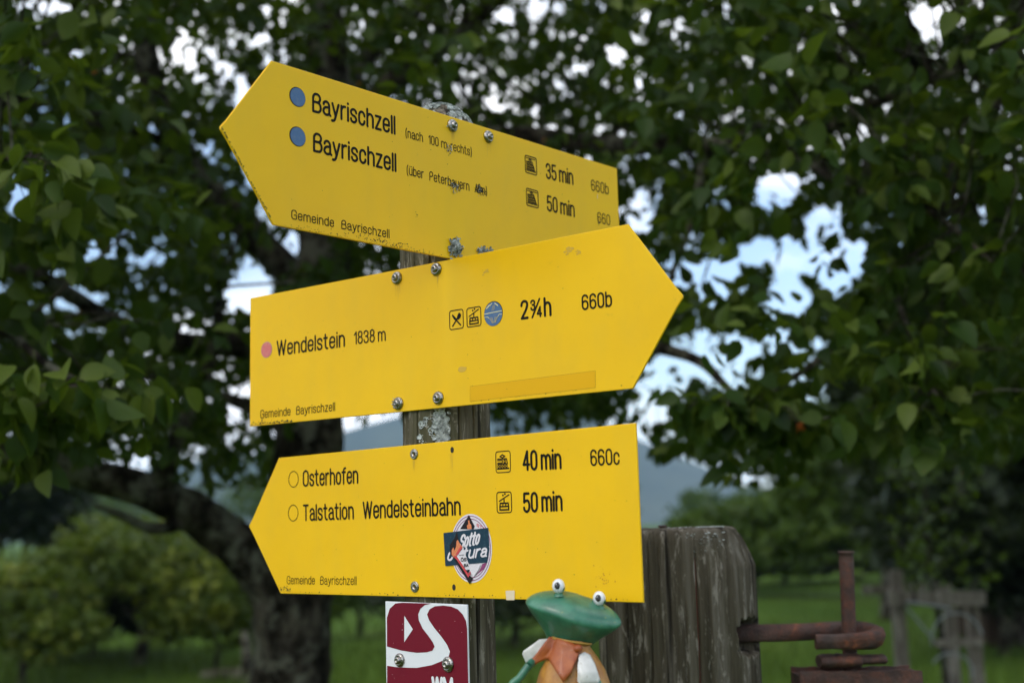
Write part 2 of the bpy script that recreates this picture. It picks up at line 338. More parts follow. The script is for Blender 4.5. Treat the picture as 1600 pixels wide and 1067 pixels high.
bush('bush', 'low green bush beside the gatepost at the far side of the meadow', 'bush', 1225, 968, 835, 200, 30, M['greenbush'], 5000, .12, .05, BG, 41, cz=.5)
bush('bush', 'low dark bush seen behind the rusty hinge pin', 'bush', 1330, 962, 850, 190, 31, M['darkleaf'], 5000, .12, .05, BG, 42, cz=.5)
# pale building behind the bushes
root = empty('shed', at(1345, 985, 42)*1); root.location.z = 0; tag(root, 'pale blue grey shed half hidden behind the bushes at right', 'shed')
mb = MB(); mb.box((0, 0, 1.0), (2.2, 3, 2.0)); mb.build('wall', M['shedwall'], root)
mb = MB(); mb.add([(-1.3,-1.8,1.95),(1.3,-1.8,1.95),(1.3,0,2.7),(-1.3,0,2.7),(-1.3,1.8,1.95),(1.3,1.8,1.95)], [(0,1,2,3),(3,2,5,4),(0,3,4),(1,5,2)]); mb.build('roof', M['roof'], root)
mb = MB(); mb.box((-.5,-1.52,.85), (.8,.05,1.7)); mb.build('door', M['greywood'], root)
# plank hut at the right edge
hut = empty('plank_hut', at(1640, 1000, 15)); hut.location.z = 0; tag(hut, 'dark brown plank hut wall at the right edge under the tall tree', 'hut')
me = None
for k in range(9):
    if k % 3 == 0:
        mb = MB(); mb.box((0,0,.62), (.12,.03,1.24+random.uniform(-.05,.05)), Matrix.Rotation(random.uniform(-.03,.03), 3, 'Y')); me = mb.build('plank', M['brownwood'], data_only=True)
    q = link('plank', me, hut); q.location = (-.66+k*.165, random.uniform(-.01,.01), random.uniform(-.02,.06)); q.rotation_euler.y = random.uniform(-.08,.02)
mb = MB(); mb.box((.02,.75,.58), (1.25,1.3,1.1)); mb.build('wall', M['brownwood'], hut)

# timber guard with a young tree, right
Yg = 8.0; gd = empty('timber_guard', at(1460, 1000, Yg)); gd.location.z = 0; tag(gd, 'weathered timber guard frame with pale wire hoops round the young tree', 'tree guard')
gxx = gd.location.x
def gx_(px): return at(px, 960, Yg).x-gxx
zt = at(1400, 935, Yg).z
for px_, top_ in ((1404, 890), (1519, 930)):
    mb = MB(); z1 = at(px_, top_, Yg).z; mb.box((gx_(px_), 0, z1/2-.05), (.075, .07, z1+.1), taper=.06); mb.build('post', M['greywood'], gd)
for px_, top_ in ((1536, 945),):
    mb = MB(); z1 = at(px_, top_, Yg).z-.02; mb.box((gx_(px_), .62, z1/2-.05), (.07, .07, z1+.1)); mb.build('post', M['greywood'], gd)
mb = MB(); mb.box((gx_(1460), -.06, zt), (.60, .045, .085), Matrix.Rotation(.03, 3, 'Y')); mb.build('rail', M['greywood'], gd)
mb = MB(); mb.box((gx_(1490), -.055, at(1490, 1002, Yg).z), (.30, .03, .045)); mb.build('rail', M['greywood'], gd)
mb = MB(); mb.box((gx_(1470), .66, zt+.02), (.60, .045, .055)); mb.build('rail', M['greywood'], gd)
for (cx_, cy_, r1, r2, a0, a1) in ((1490, 1000, .16, .17, .2, 3.3), (1478, 1050, .13, .12, -.3, 2.6)):
    c_ = at(cx_, cy_, Yg); mb = MB(); mb.tube([(gx_(cx_)+r1*math.cos(a), -.03, c_.z+r2*math.sin(a)) for a in np.linspace(a0, a1, 16)], .007, 6); mb.build('wire_hoop', M['wire'], gd)
mb = MB(); a = at(1412, 945, Yg); b = at(1455, 1000, Yg); mb.tube([(gx_(1412), -.04, a.z), (gx_(1455), -.02, b.z)], .008, 6); mb.build('brace', M['wire'], gd)
mb = MB(); a = at(1410, 938, Yg); b = at(1475, 948, Yg); mb.tube([(gx_(1410), -.095, a.z), (gx_(1478), -.095, b.z)], .008, 6); mb.build('brace', M['wire'], gd)

sap = empty('young_tree', at(1468, 990, Yg+.3)); sap.location.z = 0; tag(sap, 'slender young tree with light leaves growing out of the timber guard', 'tree')
mb = MB(); P_, R_ = smooth_path([(0,0,0), (.02,.01,.7), (-.03,0,1.4), (.0,.02,2.15)], [.03,.024,.016,.006], 5); mb.tube(P_, R_, 8)
br = []
for k in range(11):
    a = k*2.1; s = P_[7+(k*8)//11]; e = s+Vector((math.cos(a)*.32, math.sin(a)*.28, .22)); br.append((s, e)); mb.tube([s, (s+e)/2+Vector((0,0,-.03)), e], [.009,.007,.004], 5)
mb.build('trunk', M['bark'], sap)
q = np.array([np.array(s)*(1-t)+np.array(e)*t for s, e in br for t in rng.uniform(.2, 1.15, 42)]); q += rng.normal(size=q.shape)*.055
V, Fq = leafcloud(q, .038); me = mesh_np('crown', V, Fq, False); set_tint(me, np.clip(rng.normal(.65, .2, len(q)), 0, 1)); tag(link('crown', me, sap, M['greenbush']), kind='stuff')
# log by the trunk
a, b = at(300, 1038, 14.2), at(420, 1052, 14.0); lg = empty('fallen_log', ((a.x+b.x)/2, 14.1, 0)); tag(lg, 'grey fallen log lying in the grass left of the big trunk', 'log')
mb = MB(); mb.tube([(a.x-lg.location.x+.12, .1, .05), (0, 0, .06), (b.x-lg.location.x+.5, -.1, .10)], [.06,.075,.085], 10, rough=.2); mb.build('log', M['bark'], lg)
a = at(384, 1030, 14); sp = empty('stake', (a.x, 14, 0)); tag(sp, 'short pale grey stake standing in the grass just left of the big trunk', 'stake')
mb = MB(); mb.tube([(0,0,-.1), (.02,0,.25), (-.01,0,at(382, 985, 14).z)], [.07,.065,.045], 8, rough=.2); mb.build('stake_body', M['bark'], sp)
# grass
n_g = 110000; gy_ = 8+rng.uniform(0, 1, n_g)**1.3*34; gxw = rng.uniform(-1, 1, n_g)**3*10+rng.uniform(-1.1, 1.1, n_g)*gy_*.8
hh = rng.uniform(.05, .16, n_g); ww = rng.uniform(.004, .010, n_g); lean = rng.normal(size=(n_g, 2))*.05; an = rng.uniform(0, math.pi, n_g)
base = np.stack([gxw, gy_, np.full(n_g, -.03)], 1); dv = np.stack([np.cos(an)*ww, np.sin(an)*ww, np.zeros(n_g)], 1); tp = base+np.stack([lean[:, 0], lean[:, 1], hh+.1], 1)
me = mesh_np('grass', np.stack([base-dv, base+dv, tp], 1).reshape(-1, 3), np.arange(n_g*3).reshape(-1, 3), False); set_tint(me, np.clip(rng.normal(.5, .25, n_g), 0, 1))
tag(link('grass', me, None, M['greenbush']), 'green grass growing on the meadow', 'grass', kind='stuff')

# ------------------------------------------------------------------ pear tree
tree = empty('pear_tree', at(452, 1067, 5.0)); tree.location.z = 0; tag(tree, 'old pear tree with crooked limbs and dark leaves spreading behind the signs', 'tree')
T0 = Vector(tree.location)
skel = []
def limb(name, spec, n=14, rough=.13):
    pts_ = [at(a, b, Y) if Y is not None else a for a, b, Y, r in spec]; P_, R_ = smooth_path(pts_, [s[3] for s in spec], 6)
    mb = MB(); mb.tube([p_-T0 for p_ in P_], R_, n, rough=rough); mb.build(name, M['bark'], tree); skel.extend(zip(P_, R_)); return P_
limb('trunk', [(446,1480,5.0,.20),(448,1300,5.0,.17),(455,1067,5,.152),(457,950,5,.150),(470,850,5,.142),(482,700,5,.138),(492,560,5.1,.122),(505,400,5.2,.11),(515,200,5.3,.10),(508,50,5.3,.085),(520,-250,5.4,.06),(560,-500,5.5,.03)], 28, .18)
BR = [
 [(462,985,5,.120),(410,890,4.95,.102),(330,820,4.85,.086),(250,774,4.7,.074),(150,744,4.6,.060),(60,717,4.5,.05),(-80,692,4.4,.04),(-260,640,4.2,.03)],
 [(250,775,4.7,.05),(272,700,4.6,.034),(310,620,4.6,.028),(335,540,4.5,.022),(345,450,4.4,.012)],
 [(300,812,4.8,.03),(240,826,4.6,.022),(190,805,4.5,.016),(150,790,4.4,.008)],
 [(490,640,5.05,.07),(400,548,4.9,.055),(300,538,4.7,.045),(180,505,4.5,.035),(60,430,4.2,.022),(-80,400,4.0,.012)],
 [(502,480,5.2,.075),(380,350,5.1,.06),(285,240,5.0,.055),(232,110,4.9,.05),(222,-30,4.9,.045),(200,-260,4.9,.02)],
 [(285,240,5.0,.03),(180,190,4.6,.024),(80,160,4.1,.018),(-30,180,3.6,.012),(-120,220,3.2,.007)],
 [(512,320,5.25,.07),(640,240,5.1,.055),(800,214,4.8,.045),(950,228,4.6,.038),(1100,226,4.4,.030),(1230,232,4.0,.022),(1360,165,3.6,.015),(1500,110,3.3,.008)],
 [(516,235,5.3,.06),(600,140,5.2,.05),(690,75,5.1,.042),(775,0,5.0,.036),(900,-130,4.9,.026),(1080,-220,4.7,.016)],
 [(502,520,5.1,.06),(620,500,4.9,.045),(800,500,4.6,.035),(960,530,4.3,.024),(1080,558,4.0,.018),(1135,605,3.6,.012),(1165,640,3.0,.007)],
 [(1165,640,3.0,.008),(1215,605,3.3,.009),(1290,555,3.5,.012),(1400,470,3.6,.014),(1500,330,3.8,.018),(1560,150,4.0,.022),(1600,-50,4.3,.03),(1500,-300,4.6,.035),(1000,-420,5.0,.04),(560,-330,5.4,.05)],
 [(1100,226,4.4,.018),(1085,330,4.3,.014),(1050,430,4.2,.010),(1030,500,4.1,.006)],
 [(1230,232,4.0,.014),(1320,290,3.5,.011),(1450,330,3.1,.008),(1560,420,2.9,.005)],
 [(1400,470,3.6,.010),(1440,560,3.2,.008),(1470,640,3.0,.005)],
 [(222,-30,4.9,.03),(300,-200,5.6,.025),(420,-380,6.3,.015)],
 [(515,180,5.3,.05),(600,60,5.9,.04),(760,-60,6.6,.028),(950,-150,7.1,.012)],
 [(490,620,5.1,.05),(560,560,5.7,.04),(700,520,6.3,.028),(850,560,6.8,.012)],
 [(480,700,5.0,.045),(400,640,5.6,.035),(280,600,6.2,.025),(120,560,6.7,.012)],
 [(-80,400,4.0,.014),(20,520,3.2,.011),(90,580,2.7,.008),(170,610,2.4,.005)],
 [(-120,220,3.2,.008),(-60,240,2.7,.007),(30,250,2.3,.004)],
]
for b_ in BR: limb('branch', b_, 10, .15)
SP = np.array([list(p_) for p_, r in skel]); SR = np.array([r for p_, r in skel])
# where the sky is seen through the crown: (px, py, rx, ry)
GAPS = [(1110,440,62,42),(1120,560,80,48),(1225,400,60,30),(1195,530,70,30),(1300,420,30,40),(1285,605,60,40),(1235,470,38,34),(1040,600,45,60),(385,452,42,32),(450,390,22,26),(125,468,34,26),(165,395,42,18),(240,405,24,16),
 (1445,25,34,30),(60,12,50,12),(285,78,16,26),(775,165,16,11),(790,28,18,16),(965,85,20,18),(845,204,34,8),(1215,300,42,28),(1005,340,24,34),(380,150,20,22),(395,255,20,36),(25,305,18,38),(300,520,18,16),
 (225,605,16,18),(355,640,22,22),(565,690,40,28),(1010,28,14,12),(120,85,16,10),(410,330,18,12),(1055,180,14,10),(1290,345,34,26),(1330,395,24,34)]
GA = np.array(GAPS, float)
def in_gap(P_):
    px_, py_, d = project(P_); wob = 1.15+.35*np.sin(px_*.06+py_*.035)+.3*np.sin(px_*.15-py_*.12)+.2*np.sin(py_*.21+px_*.02); g_ = np.zeros(len(px_), bool)
    for a, b, rx, ry in GA: g_ |= ((px_-a)/rx)**2+((py_-b)/ry)**2 < wob
    return g_
def lower_edge(px_):
    return np.interp(px_, [-600,0,90,200,250,330,420,520,620,760,860,1000,1040,1100,1240,1270,1300,1400,1520,1560,1620,2200], [760,745,745,700,740,765,770,640,640,672,676,640,700,735,735,690,700,715,735,720,640,600])
def front_Y(px_):
    return np.interp(px_, [-600,100,230,330,900,1020,1100,1600,2200], [2.1,2.2,2.7,4.0,4.0,3.4,2.75,2.6,2.4])
centers = []
NC = 11800
while len(centers) < NC:
    c_ = np.array([rng.uniform(-4.6, 4.6), rng.uniform(2.1, 8.6), rng.uniform(1.6, 6.2)])
    e = ((c_[0]+.1)/4.6)**2+((c_[1]-5.2)/3.3)**2+((c_[2]-2.6)/3.6)**2
    if e > 1: continue
    px_, py_, d = project(c_[None]); px_, py_ = px_[0], py_[0]
    if c_[1] < front_Y(px_): continue
    if py_ > lower_edge(px_)-14: continue
    if c_[2] > 4.6 and rng.uniform() < .45: continue
    if noise.noise(Vector(c_*1.3)) < -.42: continue
    centers.append(c_)
# sprays close to the camera
for (a, b, Y, n_) in [(185,625,2.4,4),(110,640,2.5,5),(40,640,2.45,4),(60,700,2.5,3),(60,265,2.3,4),(110,300,2.45,3),(20,130,2.4,3),(90,340,2.6,3),(1120,640,2.85,4),(1170,650,2.9,5),(1210,655,2.95,4),(1090,665,2.9,3),(1230,690,2.9,2),
        (1350,570,3.0,4),(1400,600,2.9,4),(1450,580,2.8,5),(1480,640,2.85,4),(1420,680,2.9,3),(1340,660,3.0,3),(1540,420,2.9,4),(1480,400,3.1,5),(1400,330,3.0,4),(1400,230,3.0,4),(1300,150,3.2,4),(1420,130,3.1,5),(1530,200,2.9,5),(1180,30,3.3,4),(1270,40,3.2,4),(1520,60,3.0,4),(1560,300,3.0,4),
        (1370,460,3.1,4),(1560,560,3.0,3),(690,110,3.3,2),(660,120,3.5,2),(1180,475,3.6,3),(1150,500,3.6,2),(1130,470,3.5,1),(1240,520,3.4,2),(1270,500,3.4,2),(1090,470,3.8,1)]:
    for k in range(n_): centers.append(np.array(at(a+random.gauss(0,22), b-20+random.gauss(0,16), Y+random.gauss(0,.08))))
centers = np.array(centers)
# thin twigs from the nearest limb to each cluster
mbt = MB()
for i, c_ in enumerate(centers):
    if i < NC and i % 7: continue
    d = np.linalg.norm(SP-c_, axis=1); k = int(np.argmin(d+SR*2)); s = SP[k]; L = d[k]
    if in_gap(c_[None])[0] or in_gap(((c_+s)/2)[None])[0]: continue
    if L > 1.1: continue
    midp = (s+c_)/2+np.array([0,0,.10*L])+rng.normal(size=3)*.06*L; r0 = min(SR[k]*.6, .004+.007*L)
    q1 = s*.68+midp*.32+rng.normal(size=3)*.05*L; q2 = midp*.45+c_*.55+rng.normal(size=3)*.07*L
    mbt.tube([Vector(v)-T0 for v in (s, q1, midp, q2, c_)], [r0, r0*.85, r0*.65, r0*.45, .0022], 5, cap=False)
tag(mbt.build('twigs', M['bark'], tree), kind='stuff')
# leaves
LP = []; LD = []; LS = []; SPR = []; NR = []
for i, c_ in enumerate(centers):
    near = i >= NC; nl = int(rng.integers(8, 14)) if not near else int(rng.integers(7, 11))
    stay = near or rng.uniform() < .05
    ax = rng.normal(size=3)*np.array([1,1,.45])+np.array([0,0,-.25]); ax /= np.linalg.norm(ax); L = rng.uniform(.14, .34) if not near else rng.uniform(.10, .20)
    for k in range(nl):
        t = (k+.3)/nl; q = c_+ax*L*(t-.4); d = rng.normal(size=3)+ax*.5+np.array([0,0,-.95 if near else -.6]); d /= np.linalg.norm(d)
        SPR.append(stay); NR.append(float(near)); LP.append(q+d*.02); LD.append(d); LS.append(float(np.clip(rng.normal(.057,.013),.030,.082)) if not near else rng.uniform(.050, .068))
LSPRAY = np.array(SPR); LP = np.array(LP); LD = np.array(LD); LS = np.array(LS)
keep = ~in_gap(LP+LD*LS[:, None]*.5) | LSPRAY; _, py_, _ = project(LP); px_ = project(LP)[0]; keep &= py_ < lower_edge(px_)+20
LP, LD, LS, NEAR = LP[keep], LD[keep], LS[keep], np.array(NR)[keep]; NL = len(LP)
def leaf_template(st, hw, fold, curl, pet=False):
    V = []; Fc = []
    for t, w in zip(st, hw):
        zc = -curl*t*t; V += [(-w, t, zc+fold*w), (0, t, zc), (w, t, zc+fold*w)]
    for i in range(len(st)-1): a = i*3; Fc += [(a, a+1, a+4, a+3), (a+1, a+2, a+5, a+4)]
    return np.array(V), Fc
up = rng.normal(size=(NL, 3))*.75+np.array([0,-.25,.75]); xa = np.cross(LD, up); xa /= np.linalg.norm(xa, axis=1)[:, None]; za = np.cross(xa, LD)
tint = np.clip(rng.normal(.42, .25, NL)+NEAR*.08, 0, 1)
# the 300 that show largest are leaves of their own
px_, py_, d_ = project(LP); SIGNS = [((345,95),(968,403)),((390,350),(1072,666)),((390,660),(1005,941))]
vis = (px_ > 0) & (px_ < 1600) & (py_ > 0) & (py_ < 1067)
for (x0, y0), (x1, y1) in SIGNS: vis &= ~((px_ > x0+20) & (px_ < x1-20) & (py_ > y0+20) & (py_ < y1-20))
size = np.where(vis, LS/d_, 0); big = np.argsort(-size)[:300]; small = np.setdiff1d(np.arange(NL), big)
tv_, tf_ = leaf_template([.0,.16,.46,.80,1], [.03,.25,.335,.18,.012], .28, .22); tf_ = np.array(tf_); nv = len(tv_)
w_ = LS[small][:, None, None]; cur = rng.uniform(.3, 1.8, len(small))[:, None]
loc = tv_[None]*w_; loc = loc.copy(); loc[:, :, 2] *= cur
V = LP[small][:, None, :]+loc[:, :, 0:1]*xa[small][:, None, :]+loc[:, :, 1:2]*LD[small][:, None, :]+loc[:, :, 2:3]*za[small][:, None, :]-np.array(T0)
Fq = (tf_[None]+(np.arange(len(small))*nv)[:, None, None]).reshape(-1, 4)
me = mesh_np('foliage', V.reshape(-1, 3), Fq, True); set_tint(me, np.repeat(tint[small], len(tf_)))
tag(link('foliage', me, tree, M['leaf']), kind='stuff')
variants = []
for vi in range(12):
    f_, c_ = [(.15,.15),(.40,.35),(.25,.55),(.55,.10)][vi % 4]
    st = [0,.06,.16,.3,.46,.62,.76,.88,.96,1]; hw = [.02,.12,.235,.315,.335,.30,.22,.12,.045,.006]
    V0, F0 = leaf_template(st, hw, f_, c_); mb = MB(); mb.add(V0, F0, True); mb.tube([(0,-.45,.04),(0,-.2,.0),(0,.02,0)], [.012,.012,.014], 4, cap=False)
    me = mb.build('leaf', M['leaf'], data_only=True); set_tint(me, [[.38,.62,.9][vi//4]]*len(me.polygons)); variants.append(me)
for k in big:
    me = variants[int(rng.integers(0, 12))]; o = bpy.data.objects.new('leaf', me); COL.objects.link(o); o.parent = tree
    R_ = Matrix(((xa[k][0], LD[k][0], za[k][0]), (xa[k][1], LD[k][1], za[k][1]), (xa[k][2], LD[k][2], za[k][2]))).to_4x4()
    o.matrix_local = Matrix.Translation(Vector(LP[k])-T0) @ R_ @ Matrix.Scale(LS[k], 4)
print('leaves', NL)

# ------------------------------------------------------------------ posts
PX, PY, PR = -0.08697, 1.59763, 0.057
GRAIN = .0075
def log_mesh(name, R, z0, z1, cap, cracks, seed, nseg=360, fine_z=1.2, notch=None, chamfer=None, wob=.02):
    """a round timber with grain ridges and drying cracks; cap(t) gives radius factor and height at the top"""
    zs = list(np.linspace(z0, fine_z, 6)[:-1])+list(np.linspace(fine_z, z1, 230)); th = np.linspace(0, 2*math.pi, nseg, endpoint=False)
    grain = np.array([noise.fractal(Vector((math.cos(a)*9, math.sin(a)*9, seed)), .8, 2.1, 6) for a in th])
    TH, ZZ = np.meshgrid(th, zs); r = np.full(TH.shape, R)
    for j, z in enumerate(zs):
        for i, a in enumerate(th):
            r[j, i] += R*wob*(noise.noise(Vector((math.cos(a)*1.2, math.sin(a)*1.2, z*1.6+seed)))-.6)
    sh = np.array([noise.noise(Vector((0, seed, z*3)))*3 for z in zs])
    for j in range(len(zs)):
        r[j] += (np.roll(grain, int(round(sh[j])))-.35)*R*GRAIN
    fine = rng.normal(size=TH.shape)*.0001; r += fine
    for (a0, w, dep, za, zb, wig) in cracks:
        cz = a0+wig*np.sin(ZZ*9+a0)*.5+wig*np.sin(ZZ*23)*.25; dd = (TH-cz+math.pi) % (2*math.pi)-math.pi
        env = np.clip((ZZ-za)/.03, 0, 1)*np.clip((zb-ZZ)/.03, 0, 1); r -= dep*env*np.exp(-(dd/w)**2)
    if notch:
        a0, zc, wa, wz, dep = notch; dd = (TH-a0+math.pi) % (2*math.pi)-math.pi
        k = ((np.abs(dd)/wa)**4+(np.abs(ZZ-zc)/wz)**4)*(1+.3*np.sin(TH*40+ZZ*190)); r -= dep*np.clip(1.3-k, 0, 1)
    if chamfer is not None: r *= chamfer(TH, ZZ)
    V = np.stack([np.cos(TH)*r, np.sin(TH)*r, ZZ], -1).reshape(-1, 3); nz = len(zs)
    Fq = [(j*nseg+i, j*nseg+(i+1) % nseg, (j+1)*nseg+(i+1) % nseg, (j+1)*nseg+i) for j in range(nz-1) for i in range(nseg)]
    rings = []; rt = r[-1]
    for t, dz in cap:
        rings.append(np.stack([np.cos(th)*rt*t, np.sin(th)*rt*t, z1+dz+np.array([.0025*noise.noise(Vector((math.cos(a)*t*5, math.sin(a)*t*5, seed+3))) for a in th])*(t < .97)], -1))
    V = np.concatenate([V]+rings); 
    for j in range(len(cap)):
        b0 = (nz-1+j)*nseg; Fq += [(b0+i, b0+(i+1) % nseg, b0+nseg+(i+1) % nseg, b0+nseg+i) for i in range(nseg)]
    return mesh_np(name, V, Fq, True)
def facing(deg): return math.radians(deg)        # 270 faces the camera
post = empty('signpost', (PX, PY, 0)); tag(post, 'slim round weathered wooden post that carries the three yellow signs', 'post')
def side(u): return math.acos(max(-1, min(1, u)))
# camera side angle for a lateral fraction u in [-1, 1] across the post
def ang(u): return -math.pi/2+math.asin(u)
me = log_mesh('post_body', PR, 0, 2.085, [(.97,.007),(.90,.021),(.78,.038),(.62,.052),(.45,.061),(.28,.067),(.1,.070),(.001,.071)],
     [(ang(.30), .011, .007, .2, 2.2, .04), (ang(-.62), .015, .006, 1.2, 1.95, .04), (ang(.62), .012, .005, 1.3, 2.2, .05), (ang(-.25), .012, .004, 1.5, 2.2, .05), (ang(.02), .010, .003, 1.2, 1.8, .04), (2.0, .04, .012, .2, 2.1, .05)], 3.7)
link('post_body', me, post, M['post'])
def lichen_on(parent, pts, nrm, name='lichen', mat='lichen', s=(.0016, .0042), thick=.45, upd=None):
    """crusty little rosettes with lobed rims"""
    mb = MB()
    for p_, n_ in zip(pts, nrm):
        n_ = Vector(n_).normalized(); a = n_.cross(Vector((.3,.2,.9))).normalized(); b = n_.cross(a); k = 9; r0 = random.uniform(*s); c_ = Vector(p_)
        ring = [c_+(a*math.cos(2*math.pi*i/k)+b*math.sin(2*math.pi*i/k))*r0*random.uniform(.6, 1.25)+n_*r0*thick*random.uniform(.5, 1.5) for i in range(k)]
        ring0 = [c_+(v-c_)*.75-n_*r0*thick*.8 for v in ring]
        mb.add([c_+n_*r0*thick*random.uniform(0,.5)]+ring+ring0, [(0, 1+i, 1+(i+1) % k) for i in range(k)]+[(1+i, 1+k+i, 1+k+(i+1) % k, 1+(i+1) % k) for i in range(k)], False)
    return tag(mb.build(name, M[mat], parent), kind='stuff')
# lichen crust over the post's head and between the lower signs
pts, nr = [], []
while len(pts) < 1150:
    a = random.uniform(0, 2*math.pi); t = random.uniform(0, 1)**.7*1.02
    if noise.noise(Vector((math.cos(a)*t*4+5, math.sin(a)*t*4, 1))) < -.08+.25*max(0, math.sin(a-.8)) and t > .35: continue
    if t > .97: z = 2.085-random.uniform(0, .04)
    else: z = 2.085+np.interp(t, [0,.1,.28,.45,.62,.78,.9,.97], [.071,.070,.067,.061,.052,.038,.021,.007])
    t = min(t, .99); pts.append((math.cos(a)*PR*t, math.sin(a)*PR*t, z)); nr.append((math.cos(a)*t, math.sin(a)*t, 1.1-t))
lichen_on(post, pts, nr)
pts, nr = [], []
for (u0, z0_, su, sz, n_) in [(-.10,1.727,.10,.011,110),(-.04,1.716,.07,.008,60),(-.48,1.728,.05,.004,8),(-.50,1.708,.04,.004,8),(-.02,1.700,.03,.004,10)]:
    for k in range(n_):
        a = ang(max(-.95, min(.95, random.gauss(u0, su)))); pts.append((math.cos(a)*PR*.985, math.sin(a)*PR*.985, random.gauss(z0_, sz))); nr.append((math.cos(a), math.sin(a), .1))
lichen_on(post, pts, nr)
pts, nr = [], []
for k in range(260):
    a = ang(random.gauss(-.06, .10)); pts.append((math.cos(a)*PR*.975, math.sin(a)*PR*.975, random.gauss(1.705, .012))); nr.append((math.cos(a), math.sin(a), .1))
lichen_on(post, pts, nr, 'moss', 'moss', (.001, .0025), .3)

gp_c = at(1058, 940, 1.98); GR = .125
gatepost = empty('gatepost', (gp_c.x, 1.98, 0)); tag(gatepost, 'thick grey cracked gatepost with chamfered top behind the lowest yellow sign', 'post')
gz = at(1070, 833, 1.86).z
def ch(TH, ZZ):
    # right shoulder cut down, worn top edge
    sidef = np.clip(np.cos(TH-.1), 0, 1)**1.5; k = np.clip((ZZ-(gz-.052))/.052, 0, 1); k2 = np.clip((ZZ-(gz-.014))/.014, 0, 1)
    return 1-.19*sidef*k**1.2-.02*k2**2-.01*k
hz = at(1165, 989, 1.98).z
me = log_mesh('gatepost_body', GR, 0, gz, [(.99,.003),(.95,.006),(.8,.008),(.5,.008),(.2,.007),(.001,.007)],
     [(ang(.13), .009, .016, 0, gz-.018, .03), (ang(-.43), .007, .012, 0, gz-.01, .04), (ang(-.70), .009, .014, 0, gz+.1, .02), (ang(.52), .005, .002, 0, gz-.09, .03), (ang(.90), .008, .005, 1.30, gz-.03, .03), (ang(-.2), .005, .004, 1.3, gz, .05), (ang(-.02), .004, .005, 1.3, gz-.03, .06), (ang(.27), .004, .005, 1.25, gz-.06, .05), (ang(.38), .004, .004, 1.3, gz-.02, .07), (ang(-.30), .004, .005, 1.2, gz, .05), (ang(.64), .004, .005, 1.2, gz-.05, .05), (ang(-.56), .004, .005, 1.2, gz, .05), (1.5, .03, .02, 0, gz, .05)],
     8.1, 420, 1.28, notch=(ang(.86), hz+.001, .34, .026, .04), chamfer=ch, wob=.025)
link('gatepost_body', me, gatepost, M['gatepost'])
mb = MB(); P_ = [(math.cos(ang(.13)+.025*math.sin(z*9+ang(.13))*.5)*(GR-.011), math.sin(ang(.13)+.025*math.sin(z*9+ang(.13))*.5)*(GR-.011), z) for z in np.linspace(1.25, gz-.035, 14)]; mb.tube(P_, .0028, 6); mb.build('crack_stain', M['crack'], gatepost)
# knot
mb = MB(); a = ang(-.17); kc = Vector((math.cos(a)*(GR-.006), math.sin(a)*(GR-.006), gz-.030)); u_ = Vector((-math.sin(a), math.cos(a), 0))
for rr, dd in ((.0115,.0018), (.007,.0015), (.003,.001)): mb.tube([kc+(u_*math.cos(t)+Vector((0,0,1))*math.sin(t))*rr*(1+.12*math.sin(3*t)) for t in np.linspace(0, 2*math.pi, 22)], dd, 5, cap=False)
mb.build('knot', M['gatepost'], gatepost)
pts, nr = [], []
for k in range(240):
    if k < 150: x = max(-.02, min(.062, random.gauss(.040, .022))); y = random.uniform(-.098, -.05); z = gz+.008
    else: a = ang(random.gauss(.22, .13)); x, y = math.cos(a)*GR*.955, math.sin(a)*GR*.955; z = gz-random.uniform(.0, .028)
    pts.append((x, y, z)); nr.append((x*2, y*3, 1))
lichen_on(gatepost, pts, nr, s=(.0008, .0026), thick=.25)
mb = MB(); q = at(1035, 822, 1.9); mb.lathe([(.0, .004), (.006, .004), (.007, .002), (.004, 0), (.003, -.02)], 10, (q.x-gp_c.x, 1.9-1.98, gz+.009)); mb.build('nail', M['rust'], gatepost)

# gate with its hinge
HY = 1.95
def hp(px, py, dy=0): v = at(px, py, HY); return Vector((v.x, HY+dy, v.z))
G0 = hp(1336, 1067); G0.z = 0
gate = empty('rusty_gate', G0); tag(gate, 'rusty brown steel gate stile with a tall round hinge pin beside the gatepost', 'gate')
top = hp(1336, 1038); zt_ = top.z; xa_, xb_ = hp(1243, 1050).x-G0.x, hp(1431, 1050).x-G0.x
mb = MB(); N_ = 30
for sgn, y0, y1 in ((1, -.032, -.026), (1, .030, .036)):
    xs_ = np.linspace(xa_, xb_, N_); tz = [zt_-.004+.0022*noise.noise(Vector((x*60, y0*9, 0)))-.0035*(x-xa_)/(xb_-xa_) for x in xs_]
    V = []
    for x, z in zip(xs_, tz): V += [(x, y0, .12), (x, y0, z), (x, y1, z), (x, y1, .12)]
    F_ = [(i*4+j, i*4+4+j, i*4+4+(j+1) % 4, i*4+(j+1) % 4) for i in range(N_-1) for j in range(4)]+[(3,2,1,0), tuple((N_-1)*4+j for j in range(4))]; mb.add(V, F_)
mb.box(((xa_+xb_)/2, .002, (zt_-.012+.12)/2), (xb_-xa_-.004, .0555, zt_-.012-.12)); mb.box((xa_+.002, .002, (zt_+.12)/2-.006), (.005, .0552, zt_-.13)); mb.box((xb_-.002, .002, (zt_+.12)/2-.006), (.005, .0552, zt_-.13))
mb.build('stile', M['rust'], gate)
mb = MB(); mb.box((xb_+.52, .002, .95), (1.02, .03, .04)); mb.box((xb_+.52, .002, .3), (1.02, .03, .04)); mb.build('rail', M['rust'], gate)
pinx = hp(1326, 1000).x-G0.x
mb = MB(); zp = hp(1326, 862).z; mb.lathe([(.0108, zt_-.03), (.0112, zp-.01), (.0112, zp-.002), (.0128, zp-.0015), (.0124, zp+.0015), (.0, zp+.002)], 20, (0, 0, -zt_)); o = mb.build('hinge_pin', M['rust'], gate); o.location = (pinx, 0, zt_); o.rotation_euler.y = math.radians(1.7)
mb = MB()
